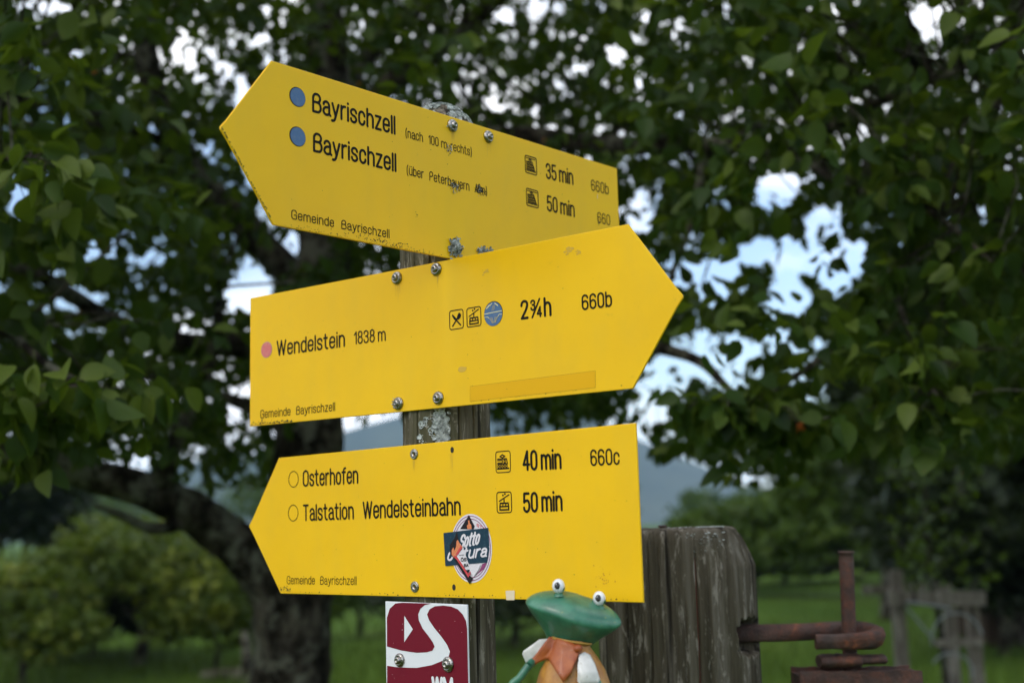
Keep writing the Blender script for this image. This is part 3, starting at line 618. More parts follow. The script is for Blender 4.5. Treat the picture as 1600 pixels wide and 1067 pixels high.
def lump(mb, x0, x1, z0, z1, dy, seed):
    pts_ = []; xs_ = np.linspace(x0, x1, 14)
    mb.tube([Vector((x, dy, (z0+z1)/2+.0009*noise.noise(Vector((x*90, seed, 0))))) for x in xs_], [(z1-z0)/2*(.82 if i in (0, 13) else 1+.12*noise.noise(Vector((i*.7, seed, 2)))) for i in range(14)], 14, rough=.12, flat=2.2)
z_ = lambda py: hp(1326, py).z
lump(mb, hp(1277,1030).x-G0.x, hp(1341,1030).x-G0.x, z_(1043), z_(1019), -.008, 1); mb.build('weld', M['rust'], gate)
mb = MB(); lump(mb, hp(1335,1030).x-G0.x, hp(1382,1030).x-G0.x, z_(1038), z_(1022), -.004, 5); mb.build('collar_plate', M['rust'], gate)
eye = empty('hinge_bolt', hp(1200, 990)); tag(eye, 'rusty iron eye bolt that runs from the gatepost hole round the hinge pin', 'hinge')
E0 = Vector(eye.location)
spec = [(1120,990,.0,.0128),(1165,990,.0,.0128),(1220,989,.004,.0125),(1275,987,.016,.0118),(1310,985,.025,.0124),(1340,985,.026,.0135),(1360,988,.019,.0150),(1368,991,.006,.0160),(1368,993,-.008,.0160),(1358,996,-.021,.0150),(1335,998,-.027,.0135),(1300,999,-.027,.0124),(1268,1000,-.026,.0118)]
P_, R_ = smooth_path([hp(a, b, c)-E0 for a, b, c, r in spec], [s_[3] for s_ in spec], 7)
mb = MB(); mb.tube(P_, R_, 20, rough=.22, flat=.78); mb.build('bolt_bar', M['rust'], eye)

# ------------------------------------------------------------------ lettering: every stroke is a rounded line
X_ = .74
GL = {
 'B': (.38, [[(0,0),(0,1),(.37,1),(.37,.54),(0,.54)], [(.2,.54),(.40,.54),(.40,0),(0,0)]]),
 'P': (.36, [[(0,0),(0,1),(.36,1),(.36,.46),(0,.46)]]),
 'A': (.40, [[(0,0),(.20,1,0),(.40,0)], [(.07,.30),(.33,.30)]]),
 'G': (.40, [[(.40,.70),(.40,1),(0,1),(0,0),(.40,0,.1),(.40,.47,0),(.22,.47)]]),
 'O': (.40, 'O'), 'Ö': (.40, 'O'), 'T': (.36, [[(0,1),(.36,1)], [(.18,1),(.18,0)]]),
 'W': (.60, [[(0,1),(.15,0,0),(.30,1,0),(.45,0,0),(.60,1)]]), 'M': (.50, [[(0,0),(0,1,0),(.25,.1,0),(.50,1,0),(.50,0)]]),
 'S': (.38, [[(.38,.76),(.38,1),(0,1),(0,.52),(.38,.48),(.38,0),(0,0),(0,.24)]]),
 'a': (.32, [[(.01,.56),(.01,X_),(.31,X_),(.31,.08,.06),(.37,.0)], [(.31,.44),(0,.40),(0,0),(.31,0),(.31,.14)]]),
 'b': (.32, [[(0,0),(0,1)], [(0,.45),(0,X_),(.32,X_),(.32,0),(0,0),(0,.28)]]),
 'c': (.30, [[(.30,.52),(.30,X_),(0,X_),(0,0),(.30,0),(.30,.22)]]),
 'd': (.32, [[(.32,0),(.32,1)], [(.32,.45),(.32,X_),(0,X_),(0,0),(.32,0),(.32,.28)]]),
 'e': (.32, [[(.0,.38),(.32,.38,0),(.32,X_),(0,X_),(0,0),(.31,0),(.31,.18)]]),
 'f': (.22, [[(.08,0),(.08,1),(.24,1)], [(-.02,X_),(.22,X_)]]),
 'h': (.32, [[(0,0),(0,1)], [(0,.48),(0,X_),(.32,X_),(.32,0)]]),
 'i': (.0, [[(0,0),(0,X_)], [(0,.965),(0,.985)]]), 'l': (.0, [[(0,0),(0,1)]]),
 'm': (.56, [[(0,0),(0,X_)], [(0,.5),(0,X_),(.28,X_),(.28,0)], [(.28,.5),(.28,X_),(.56,X_),(.56,0)]]),
 'n': (.32, [[(0,0),(0,X_)], [(0,.48),(0,X_),(.32,X_),(.32,0)]]),
 'o': (.32, 'o'), 'r': (.20, [[(0,0),(0,X_)], [(0,.45),(.01,X_),(.21,X_)]]),
 's': (.29, [[(.29,.56),(.29,X_),(0,X_),(0,.40),(.29,.35),(.29,0),(0,0),(0,.18)]]),
 't': (.22, [[(.08,.98),(.08,0),(.23,0)], [(-.02,X_),(.21,X_)]]),
 'u': (.32, [[(0,X_),(0,0),(.32,0),(.32,.28)], [(.32,X_),(.32,0)]]), 'ü': (.32, [[(0,X_),(0,0),(.32,0),(.32,.28)], [(.32,X_),(.32,0)], [(.08,.95),(.08,.97)], [(.24,.95),(.24,.97)]]),
 'y': (.32, [[(0,X_),(.17,.03)], [(.33,X_),(.15,-.06),(.08,-.25),(-.03,-.24)]]),
 'z': (.29, [[(0,X_),(.29,X_,0),(0,0,0),(.29,0)]]),
 '(': (.08, [[(.09,1.04),(.0,.90),(0,.02),(.09,-.14)]]), ')': (.08, [[(0,1.04),(.08,.90),(.08,.02),(0,-.14)]]),
 '0': (.34, '0'), '1': (.16, [[(0,.76),(.16,1,0),(.16,0)]]),
 '2': (.34, [[(0,.74),(0,1),(.34,1),(.34,.62),(0,.0,0),(.34,0)]]),
 '3': (.34, [[(0,.78),(0,1),(.33,1),(.33,.54),(.13,.54)], [(.13,.54),(.34,.54),(.34,0),(0,0),(0,.24)]]),
 '4': (.36, [[(.26,0),(.26,1,0),(0,.28,0),(.37,.28)]]),
 '5': (.34, [[(.31,1),(.03,1,0),(.01,.50,.04),(.06,.60),(.34,.62),(.34,0),(0,0),(0,.22)]]),
 '6': (.34, [[(.33,.80),(.33,1),(0,1),(0,0),(.34,0),(.34,.58),(.03,.58),(.0,.40)]]),
 '8': (.34, [[(.17,1),(.32,1),(.32,.54),(.02,.54),(.02,1),(.17,1)], [(.17,.54),(.34,.54),(.34,0),(0,0),(0,.54),(.17,.54)]]),
}
def round_path(pts, r=.17):
    """corners become quarter ellipses, taller than wide as in the routed lettering"""
    out = [Vector(pts[0][:2])]
    for i in range(1, len(pts)-1):
        p0, p1, p2 = Vector(pts[i-1][:2]), Vector(pts[i][:2]), Vector(pts[i+1][:2]); rr = pts[i][2] if len(pts[i]) > 2 else None
        a, b = (p0-p1), (p2-p1)
        def rad(v, first, last):
            if rr is not None: return min(rr, v.length*.5)
            lim = v.length*(.5 if not (first or last) else .92)
            return min(lim, r*1.55) if abs(v.y) > abs(v.x) else min(v.length*(.5 if not (first or last) else .8), r)
        ra, rb = rad(a, i == 1, False), rad(b, False, i == len(pts)-2)
        if ra < .005 or rb < .005: out.append(p1); continue
        s, e = p1+a.normalized()*ra, p1+b.normalized()*rb; c0 = s+(e-p1)
        for k in range(9): t = math.pi/2*k/8; out.append(c0+(s-c0)*math.cos(t)+(e-c0)*math.sin(t))
    out.append(Vector(pts[-1][:2]))
    q = [out[0]]
    for v in out[1:]:
        if (v-q[-1]).length > 1e-4: q.append(v)
    return q
def rrect(x0, y0, x1, y1, r, n=5):
    r = min(r, (x1-x0)/2, (y1-y0)/2); out = []
    for cx, cy, a in ((x1-r, y0+r, -90), (x1-r, y1-r, 0), (x0+r, y1-r, 90), (x0+r, y0+r, 180)):
        for k in range(n+1): t = math.radians(a+90*k/n); out.append(Vector((cx+r*math.cos(t), cy+r*math.sin(t))))
    return out
def oval(x0, y0, x1, y1, ry):
    out = []; rx = (x1-x0)/2; xc = (x0+x1)/2; ry = min(ry, (y1-y0)/2)
    for yc, a0 in ((y1-ry, 0), (y0+ry, 180)):
        for k in range(13): t = math.radians(a0+180*k/12); out.append(Vector((xc+rx*math.cos(t), yc+ry*math.sin(t))))
    return out
def ribbon(path, w, closed=False):
    """2-D outline faces of a stroke of width w with round ends: (verts, faces)"""
    V, F_ = [], []; n = len(path)
    for i, p in enumerate(path):
        a = path[(i-1) % n] if (closed or i) else None; b = path[(i+1) % n] if (closed or i < n-1) else None
        d1 = (p-a).normalized() if a is not None else None; d2 = (b-p).normalized() if b is not None else None
        d = (d1+d2) if (d1 is not None and d2 is not None) else (d1 if d1 is not None else d2)
        if d.length < .2: d = d2
        d = d.normalized(); nn = Vector((-d.y, d.x)); ref = d2 if d2 is not None else d1; k = 1/max(.45, nn.dot(Vector((-ref.y, ref.x))))
        V += [p+nn*w/2*k, p-nn*w/2*k]
    m_ = n if closed else n-1
    for i in range(m_): j = (i+1) % n; F_.append((i*2, i*2+1, j*2+1, j*2))
    if not closed:
        for end, sgn in ((0, -1), (n-1, 1)):
            d = (path[min(end+1, n-1)]-path[max(end-1, 0)]).normalized()*sgn; base = len(V); nn = Vector((-d.y, d.x))
            V += [path[end]+(nn*math.cos(t)+d*math.sin(t))*w/2 for t in np.linspace(0, math.pi, 8)]; F_.append(tuple(range(base, base+8)))
    return V, F_
def text_strokes(txt, bold=False):
    x = 0; S = []
    for c in txt:
        if c == ' ': x += .30; continue
        if c == '~': x += .06; continue
        if c == '¾':
            for q in GL['3'][1]: S.append(('p', [(x+a[0]*.62, .42+a[1]*.55, *( [a[2]*.6] if len(a) > 2 else [])) for a in q], .72, .10))
            S.append(('p', [(x+.05, -.02), (x+.50, 1.02)], .72, .1))
            for q in GL['4'][1]: S.append(('p', [(x+.36+a[0]*.62, a[1]*.55, *( [a[2]] if len(a) > 2 else [])) for a in q], .72, .1))
            x += .36+.24+.13; continue
        w, st = GL[c]
        if st in ('O', 'o', '0'): S.append(('c', oval(x, 0, x+w, X_ if st == 'o' else 1, .27), 1, 0))
        else:
            for q in st: S.append(('p', [(a[0]+x, *a[1:]) for a in q], 1, .17))
        if c == 'Ö':
            for xx in (.12, .28): S.append(('p', [(x+xx, 1.2), (x+xx, 1.23)], 1, 0))
        x += w+.165
    return S, x-.165
class Flat:
    """collects flat print on a sign face in (u, v); each stroke gets its own tiny lift"""
    def __init__(s, bend=None, lift=.0003): s.mb = MB(); s.bend = bend or (lambda u: 0); s.lift = lift; s.k = 0
    def put(s, V, F_, extra=0):
        s.k += 1; w = s.lift+extra+(s.k % 9)*.000012
        s.mb.add([(v[0], -w-s.bend(v[0]), v[1]) for v in V], F_)
    def text(s, txt, u0, u1, v0, v1, cap, weight=.10, slant=0):
        S, W = text_strokes(txt); w = weight*1.17; sx = ((u1-u0)-w*cap)/W
        def tf(p): x, y = p; return Vector((u0+w*cap/2+x*sx+y*cap*slant, v0+(v1-v0)*x/W+w*cap/2+y*(cap-w*cap)))
        for typ, q, ws, r in S:
            path = [tf(a) for a in (round_path(q, r) if typ == 'p' else q)]
            if (path[-1]-path[0]).length < 1e-6 and typ == 'p': path = path[:-1]; typ = 'c'
            if typ == 'c': V, F_ = ribbon(path, w*cap*ws, True); s.put(V, F_); continue
            runs = [[path[0]]]
            for i in range(1, len(path)):
                runs[-1].append(path[i])
                if i < len(path)-1 and (path[i]-path[i-1]).angle(path[i+1]-path[i]) > 1.2: runs.append([path[i]])
            for q_ in runs: V, F_ = ribbon(q_, w*cap*ws); s.put(V, F_)
    def line(s, pts, w, r=0, closed=False):
        path = [Vector(p) for p in pts] if not r else round_path(pts, r); V, F_ = ribbon(path, w, closed); s.put(V, F_)
    def poly(s, pts, extra=0, smooth_=False):
        P_ = [Vector((*p, 0)) for p in pts]
        if smooth_:
            n = len(P_); Q = []
            for i in range(n):
                p0, p1, p2, p3 = P_[i-1], P_[i], P_[(i+1) % n], P_[(i+2) % n]
                for k in range(6): t = k/6; Q.append(.5*((2*p1)+(p2-p0)*t+(2*p0-5*p1+4*p2-p3)*t*t+(3*p1-p0-3*p2+p3)*t**3))
            P_ = Q
        s.put([(p.x, p.y) for p in P_], [tuple(t) for t in tessellate_polygon([P_])], extra)
    def disc(s, c, r, ry=None, n=40, extra=0): s.put([(c[0]+r*math.cos(2*math.pi*k/n), c[1]+(ry or r)*math.sin(2*math.pi*k/n)) for k in range(n)], [tuple(range(n))], extra)
    def ring(s, c, r, w, ry=None): s.line([(c[0]+r*math.cos(2*math.pi*k/48), c[1]+(ry or r)*math.sin(2*math.pi*k/48)) for k in range(48)], w, closed=True)
    def build(s, name, mat, parent):
        o = s.mb.build(name, M[mat], parent); return o

# ------------------------------------------------------------------ the signs
YAW = {1: 0.845969, 2: -0.640091, 3: -0.717078}
VC = {1: 2.022, 2: 1.836, 3: 1.611, 4: 1.43}
def sign_root(name, yaw, z, label, off=0, cat='sign'):
    n_ = Vector((-math.sin(yaw), math.cos(yaw), 0)); o = empty(name, Vector((PX, PY, z))-n_*(PR+.003+off), yaw); tag(o, label, cat); return o
def sheet(parent, upper, lower, mat, thick=.0024, bend=None, name='panel', ch_=.0006, n=90):
    bend = bend or (lambda u: 0); us = sorted(set([round(u, 5) for u in np.linspace(upper[0][0], upper[-1][0], n)]+[p[0] for p in upper]+[p[0] for p in lower]))
    ux, uv = zip(*upper); lx, lv = zip(*lower); V = []
    for u in us:
        t, b = float(np.interp(u, ux, uv)), float(np.interp(u, lx, lv)); m_ = (t+b)/2
        if t-b < .003: t, b = m_+.0015, m_-.0015
        w = -bend(u); e = ch_
        V += [(u, w, b+e), (u, w, t-e), (u, w+e, t), (u, w+thick, t), (u, w+thick, b), (u, w+e, b)]
    N_ = len(us); mb = MB()
    mb.add(V, [(i*6, i*6+6, i*6+7, i*6+1) for i in range(N_-1)], False)
    mb2 = [(i*6+j, i*6+6+j, i*6+6+(j+1) % 6, i*6+(j+1) % 6) for i in range(N_-1) for j in range(1, 6)]
    mb.f += mb2+[(0,1,2,3,4,5), tuple((N_-1)*6+j for j in range(6))[::-1]]; mb.sm += [False]*(len(mb2)+2)
    o = mb.build(name, M[mat], parent); return o
def washer_screw(parent, u, v, bend=0, r=.0083, mat='steel', flat_=False, spin=0):
    mb = MB()
    if flat_: prof = [(r, 0), (r, .0008), (r*.93, .0016), (r*.80, .0018), (r*.62, .0012), (r*.58, .0016), (r*.36, .0014), (r*.34, -.001), (0, -.001)]
    else: prof = [(r, 0), (r, .0012), (r*.95, .0022), (r*.80, .0034), (r*.62, .0042), (r*.60, .0034), (r*.56, .0034), (r*.54, .0052), (r*.46, .0064), (r*.30, .0070), (r*.27, .0070), (r*.24, .0040), (0, .0038)]
    mb.lathe(prof, 26, (u, -bend, v), 'y'); o = mb.build('screw', M[mat], parent)
    if not flat_:
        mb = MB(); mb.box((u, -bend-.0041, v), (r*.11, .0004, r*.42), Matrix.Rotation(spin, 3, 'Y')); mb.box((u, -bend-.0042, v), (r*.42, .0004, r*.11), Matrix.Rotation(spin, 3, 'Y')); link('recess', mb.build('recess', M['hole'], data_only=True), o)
    else:
        fl = Flat(lift=.0002); 
        pts = [(u+r*(.34 if k % 2 else .20)*math.cos(k*math.pi/6), v+r*(.34 if k % 2 else .20)*math.sin(k*math.pi/6)) for k in range(12)]; mb = MB(); mb.add([(a, -.0002, b) for a, b in pts], [tuple(range(12))]); link('recess', mb.build('recess', M['hole'], data_only=True), o)
    return o
def specks(parent, n_, ur, vr, size, bend=None, name='algae_specks', mat='dirt'):
    fl = Flat(bend, .00022)
    for k in range(n_):
        u = random.uniform(*ur) if not callable(ur) else ur(); v = vr(u); r = random.uniform(*size); m_ = random.randint(5, 8)
        fl.put([(u+r*random.uniform(.6, 1.5)*math.cos(2*math.pi*i/m_), v+r*random.uniform(.5, 1.2)*math.sin(2*math.pi*i/m_)) for i in range(m_)], [tuple(range(m_))])
    return tag(fl.build(name, mat, parent), kind='stuff')
def icon_cable(fl, u0, v0, W, H):
    def P(x, y): return (u0+x*W, v0+y*H)
    w = W*.062
    fl.line(rrect(u0, v0, u0+W, v0+H, W*.14), w*.9, closed=True)
    fl.line([P(.16,.56), P(.84,.86)], w)
    fl.line([P(.50,.70), P(.50,.50)], w*1.2)
    for x in (.43,.57): fl.disc(P(x, .845 if x < .5 else .905), W*.052)
    fl.line([P(.23,.46), P(.77,.46), P(.80,.30), P(.80,.14), P(.20,.14), P(.20,.30)], w*1.3, closed=True)
    fl.line([P(.20,.30), P(.80,.30)], w*1.2); fl.line([P(.41,.30), P(.41,.46)], w); fl.line([P(.60,.30), P(.60,.46)], w)
def icon_train(fl, u0, v0, W, H):
    def P(x, y): return (u0+x*W, v0+y*H)
    w = W*.062; fl.line(rrect(u0, v0, u0+W, v0+H, W*.14), w*.8, closed=True)
    fl.line([P(.46,.84), P(.62,.76), P(.46,.69), P(.30,.76)], w*1.1, closed=True)
    fl.line([P(.12,.64), P(.74,.64), P(.80,.40), P(.12,.40)], w); fl.line([P(.12,.575), P(.46,.575), P(.46,.46), P(.12,.46)], w*.8)
    fl.line([P(.57,.58), P(.66,.58), P(.67,.45), P(.57,.45)], w*.8, closed=True)
    for x in (.18,.36,.54,.72): fl.ring(P(x, .29), W*.062, w*.75)
    fl.line([P(.10,.18), P(.88,.18)], w*1.3)
def icon_station(fl, u0, v0, W, H):
    def P(x, y): return (u0+x*W, v0+y*H)
    w = W*.06; fl.line(rrect(u0, v0, u0+W, v0+H, W*.10), w, closed=True)
    fl.line([P(.08,.88), P(.90,.88)], w*.9); fl.line([P(.08,.15), P(.92,.15)], w*.9)
    fl.line([P(.32,.80), P(.42,.84), P(.55,.80), P(.42,.75)], w*.8, closed=True)
    fl.poly([P(.10,.62), P(.62,.66), P(.80,.21), P(.12,.21)][::-1]) if False else None
    for k in range(7): x = .13+k*.085; fl.line([P(x, .66-.03*(k % 2)), P(x+.03*k/2, .22)], w*.85)
    fl.line([P(.10,.66), P(.62,.70), P(.84,.20)], w); fl.line([P(.12,.50), P(.68,.52)], w*.7); fl.line([P(.12,.36), P(.74,.36)], w*.7); fl.line([P(.12,.23), P(.82,.22)], w)
def icon_cutlery(fl, u0, v0, W, H):
    def P(x, y): return (u0+x*W, v0+y*H)
    w = W*.062; fl.line(rrect(u0, v0, u0+W, v0+H, W*.14), w*.9, closed=True)
    fl.line([P(.22,.18), P(.58,.56)], W*.09); fl.line([P(.80,.18), P(.50,.46)], W*.09)
    fl.poly([P(.50,.44), P(.34,.50), P(.17,.74), P(.19,.80), P(.24,.80), P(.55,.52)])
    fl.poly([P(.52,.53), P(.58,.70), P(.70,.86), P(.76,.80), P(.79,.82), P(.80,.76), P(.86,.76), P(.84,.68), P(.86,.66), P(.78,.54), P(.62,.46)])

# top sign, points left
s1 = sign_root('trail_sign', YAW[1], VC[1], 'topmost yellow arrow sign pointing left with two blue dots reading Bayrischzell twice')
sheet(s1, [(-.3895,.0006),(-.3228,.0924),(.3075,.0955)], [(-.3895,.0006),(-.3206,-.0929),(.3078,-.0893)], 'yellow')
fl = Flat(); fl.text('Bayrischzell', -.2668,-.1382,.0466,.0478,.0240,.110); fl.build('place_name', 'ink', s1)
fl = Flat(); fl.text('Bayrischzell', -.2657,-.1376,.0003,.0015,.0236,.110); fl.build('place_name', 'ink', s1)
fl = Flat(); fl.text('Gemeinde  Bayrischzell', -.2966,-.1506,-.0825,-.0816,.0110,.095); fl.build('municipality_name', 'ink', s1)
fl = Flat(); fl.text('(nach  100', -.1216,-.0650,.0488,.0488,.0120,.085); fl.text('m', -.0603,-.0497,.0488,.0488,.0120,.085); fl.text('rechts)', -.0435,-.0049,.0489,.0489,.0120,.085); fl.build('route_note', 'ink', s1)
fl = Flat(); fl.text('(über  Peterbauern  Alm)', -.1206,.0224,.0022,.0018,.0123,.090); fl.build('route_note', 'ink', s1)
fl = Flat(); fl.text('35~~~min', .1432,.2033,.0479,.0499,.0230,.105); fl.build('walking_time', 'ink', s1)
fl = Flat(); fl.text('50~~~min', .1432,.2039,.0024,.0034,.0228,.105); fl.build('walking_time', 'ink', s1)
fl = Flat(); fl.text('660b', .2438,.2853,.0498,.0510,.0168,.085); fl.build('route_number', 'ink', s1)
fl = Flat(); fl.text('660', .2556,.2857,.0044,.0049,.0163,.085); fl.build('route_number', 'ink', s1)
for a_ in ((.1003,.0488,.0234,.0238), (.1008,.0032,.0241,.0236)): fl = Flat(); icon_station(fl, *a_); fl.build('station_symbol', 'ink', s1)
for v in (.0591, .0132):
    fl = Flat(lift=.00022); fl.disc((-.2876, v), .0114); o = fl.build('waymark_rim', 'ink', s1); fl = Flat(lift=.0005); fl.disc((-.2873, v-.0001), .0106); o = fl.build('waymark_dot', 'blue', s1)
washer_screw(s1, -.0397, .0821, spin=.3); washer_screw(s1, .0273, .0820, spin=.9); washer_screw(s1, -.0397, -.0761, spin=.2)
def clus(cu, cv, su, sv, n_): return [(random.gauss(cu, su), -.0012, random.gauss(cv, sv)) for k in range(n_)]
L_ = [(random.gauss(-.0405, .0045), -.001-.006*math.exp(-((k % 7)/4)**2), random.gauss(-.0765, .0058)) for k in range(150)]
L_ = [(u, -.0015-.0065*max(0, 1-math.hypot(u+.0397, v+.0761)/.009), v) for u, w, v in L_]
lichen_on(s1, L_, [(random.gauss(0,.4), -1, random.gauss(0,.4)) for _ in L_], s=(.0011, .0026))
L_ = clus(.010,-.073,.0050,.0022,45)+clus(.0215,-.072,.0035,.0022,30)+clus(.0085,-.078,.006,.002,20)
lichen_on(s1, L_, [(random.gauss(0,.4), -1, random.gauss(0,.4)) for _ in L_], s=(.0009, .0022))
L_ = [(u, -.003-.002*random.random(), v) for u, w, v in clus(-.0425,.0795,.0035,.0022,34)]
lichen_on(s1, L_, [(random.gauss(0,.4), -1, random.gauss(0,.4)) for _ in L_], s=(.0006, .0016))
L_ = clus(-.0470,.0500,.0020,.0028,26)+clus(-.0400,.0010,.0055,.0032,42)+clus(.0065,.0065,.0030,.0035,14)
lichen_on(s1, L_, [(random.gauss(0,.3), -1, random.gauss(0,.3)) for _ in L_], s=(.0004, .0011), thick=.3)
specks(s1, 70, lambda: random.gauss(.0100, .0055), lambda u: random.gauss(.0068, .0035), (.0005, .0013)); specks(s1, 60, lambda: random.gauss(-.036, .0070), lambda u: random.gauss(.0035, .0026), (.0004, .0011)); specks(s1, 22, lambda: random.gauss(-.046, .003), lambda u: random.gauss(.049, .004), (.0003, .0008))
specks(s1, 150, (-.315, -.06), lambda u: -.0918+abs(random.gauss(0, .0028)), (.0002, .0007)); specks(s1, 60, (-.20, -.12), lambda u: -.0890+abs(random.gauss(0, .003)), (.0003, .0010))
specks(s1, 30, (-.34, .30), lambda u: random.uniform(-.08, .085), (.0002, .0006)); specks(s1, 10, lambda: random.gauss(-.1047, .0015), lambda u: random.gauss(-.0447, .0018), (.0003, .0007)); specks(s1, 9, lambda: random.gauss(.258,.0018), lambda u: random.gauss(.0065,.0024), (.0006,.0012))
fl = Flat(lift=.0004); fl.poly([(.2573,.047), (.2583,.046), (.2578,.040), (.2572,.041)]); fl.build('scratch', 'white', s1)
# dark algae along the lower arrow edge
specks(s1, 110, lambda: random.uniform(-.389, -.322), lambda u: np.interp(u, [-.3895,-.3206], [.0006,-.0929])+abs(random.gauss(0,.0012))+.0012, (.0003, .0009))

# middle sign, points right, bowed slightly round the post
bend2 = lambda u: .018*max(0, u-.03)-.000*u if u > .03 else .0
s2 = sign_root('trail_sign', YAW[2], VC[2], 'middle yellow arrow sign pointing right with a pink dot reading Wendelstein 1838 m')
sheet(s2, [(-.3029,.0914),(.3218,.0915),(.3865,.0010)], [(-.3048,-.0898),(.3190,-.0919),(.3865,.0010)], 'yellow', bend=bend2)
fl = Flat(bend2); fl.text('Wendelstein', -.2507,-.1202,.0030,.0020,.0219,.105); fl.build('place_name', 'ink', s2)
fl = Flat(bend2); fl.text('1838~~~m', -.1041,-.0478,.0031,.0020,.0173,.095); fl.build('altitude', 'ink', s2)
fl = Flat(bend2); fl.text('Gemeinde  Bayrischzell', -.2834,-.1392,-.0802,-.0808,.0118,.090); fl.build('municipality_name', 'ink', s2)
fl = Flat(bend2); fl.text('2~¾~h', .1689,.2138,.0024,.0014,.0233,.115); fl.build('walking_time', 'ink', s2)
fl = Flat(bend2); fl.text('660b', .2562,.2972,.0024,.0016,.0181,.105); fl.build('route_number', 'ink', s2)
fl = Flat(bend2); icon_cutlery(fl, .0590,.0036,.0218,.0232); fl.build('cutlery_symbol', 'ink', s2)
fl = Flat(bend2); icon_cable(fl, .0868,.0034,.0218,.0232); fl.build('cable_car_symbol', 'ink', s2)
fl = Flat(bend2, .00022); fl.disc((-.2710, .0143), .0113); fl.build('waymark_rim', 'orange_line', s2); fl = Flat(bend2, .0005); fl.disc((-.2710, .0143), .0107); fl.build('waymark_dot', 'pink', s2)
c2 = (.1280, .0148); fl = Flat(bend2, .00022); fl.disc((c2[0], c2[1]+.0004), .0143, .0150); fl.build('emblem_rim', 'ink', s2); fl = Flat(bend2, .0005); fl.disc(c2, .0138, .0145); em = fl.build('emblem', 'blue', s2)
fl = Flat(bend2, .0008)
fl.line([(c2[0]-.0137, c2[1]+.0012), (c2[0]+.0132, c2[1]+.0022)], .0009)
fl.line([(c2[0]-.0136, c2[1]-.0028), (c2[0]-.0085, c2[1]-.0026), (c2[0]-.0065, c2[1]-.0045)], .0007); fl.line([(c2[0]+.0134, c2[1]-.0020), (c2[0]+.0090, c2[1]-.0018), (c2[0]+.0055, c2[1]-.0062)], .0007)
fl.line([(c2[0]-.0095, c2[1]+.0078), (c2[0]-.0055, c2[1]+.0110)], .0014); fl.line([(c2[0]-.0045, c2[1]+.0105), (c2[0]-.0015, c2[1]+.0128)], .0009); fl.line([(c2[0]+.0030, c2[1]+.0125), (c2[0]+.0075, c2[1]+.0092)], .0011)
fl.build('emblem_lines', 'cream', em)
fl = Flat(bend2, .0008)
for k in range(3): fl.line([(c2[0]-.0020+k*.0016, c2[1]+.0040), (c2[0]+.0004+k*.0014, c2[1]+.0105)], .0005)
for k in range(4): fl.line([(c2[0]-.0065+k*.0016, c2[1]-.0040), (c2[0]-.0015+k*.0008, c2[1]-.0110)], .0005); fl.line([(c2[0]+.0070-k*.0016, c2[1]-.0040), (c2[0]+.0030-k*.0004, c2[1]-.0108)], .0005)
fl.build('emblem_hatching', 'orange_line', em)
fl = Flat(bend2, .0003); fl.poly([(.0893,-.0689), (.2712,-.0677), (.2703,-.0865), (.0887,-.0870)]); fl.build('yellow_tape_strip', 'tape', s2)
fl = Flat(bend2, .00022); fl.line([(.0893,-.0689), (.2712,-.0677), (.2703,-.0865), (.0887,-.0870)], .0004, closed=True); fl.build('tape_edge', 'dirt', s2)
for (cu, cv, ru, rv, seed) in ((.1179,.0673,.0060,.0030,1), (.2402,.0743,.0085,.0050,2), (.0774,-.0468,.0085,.0036,3), (.2530,.0700,.0040,.0030,4)):
    fl = Flat(bend2, .00022)
    for k in range(16 if seed != 3 else 1):
        r0 = random.uniform(.12,.35) if seed != 3 else 1; u, v = (cu+random.gauss(0, ru*.45), cv+random.gauss(0, rv*.45)) if seed != 3 else (cu, cv); m_ = 11
        fl.put([(u+ru*r0*random.uniform(.6,1.2)*math.cos(2*math.pi*i/m_), v+rv*r0*random.uniform(.6,1.2)*math.sin(2*math.pi*i/m_)) for i in range(m_)], [tuple(range(m_))])
    tag(fl.build('stain', 'stain', s2), kind='stuff')
for (u, v, sp_) in ((-.0269,.0806,.2), (.0392,.0823,.7), (-.0277,-.0800,.5), (.0384,-.0785,.1)): washer_screw(s2, u, v, bend2(u), spin=sp_)
L_ = [(random.gauss(-.0277,.0028), -.0045-random.random()*.002, random.gauss(-.0795,.0032)) for k in range(26)]; lichen_on(s2, L_, [(random.gauss(0,.5), -1, random.gauss(0,.5)) for _ in L_], s=(.0005,.0013))
specks(s2, 90, (-.302, -.22), lambda u: -.0890+abs(random.gauss(0,.0022))*(1.6 if u < -.26 else .7), (.0003,.0013), bend2); specks(s2, 30, (-.29, .30), lambda u: random.uniform(-.085,.08), (.0002,.0005), bend2); specks(s2, 14, (.145,.185), lambda u: random.gauss(-.077,.0015), (.0003,.0007), bend2); specks(s2, 16, (.09,.31), lambda u: -.0880+abs(random.gauss(0,.0006)), (.0003,.0008), bend2)

# lowest sign, points left
s3 = sign_root('trail_sign', YAW[3], VC[3], 'lowest yellow arrow sign pointing left with torn sticker reading Osterhofen and Talstation Wendelsteinbahn')
sheet(s3, [(-.3312,-.0015),(-.2652,.0904),(.3391,.0936)], [(-.3312,-.0015),(-.2616,-.0931),(.3391,-.0941)], 'yellow')
fl = Flat(); fl.text('Osterhofen', -.2137,-.1018,.0484,.0481,.0226,.105); fl.build('place_name', 'ink', s3)
fl = Flat(); fl.text('Talstation  Wendelsteinbahn', -.2132,.0795,.0026,.0028,.0225,.105); fl.build('place_name', 'ink', s3)
fl = Flat(); fl.text('Gemeinde  Bayrischzell', -.2477,-.1073,-.0806,-.0804,.0111,.085); fl.build('municipality_name', 'ink', s3)
fl = Flat(); fl.text('40~~~min', .1787,.2362,.0504,.0496,.0236,.112); fl.build('walking_time', 'ink', s3)
fl = Flat(); fl.text('50~~~min', .1777,.2357,.0029,.0033,.0234,.112); fl.build('walking_time', 'ink', s3)
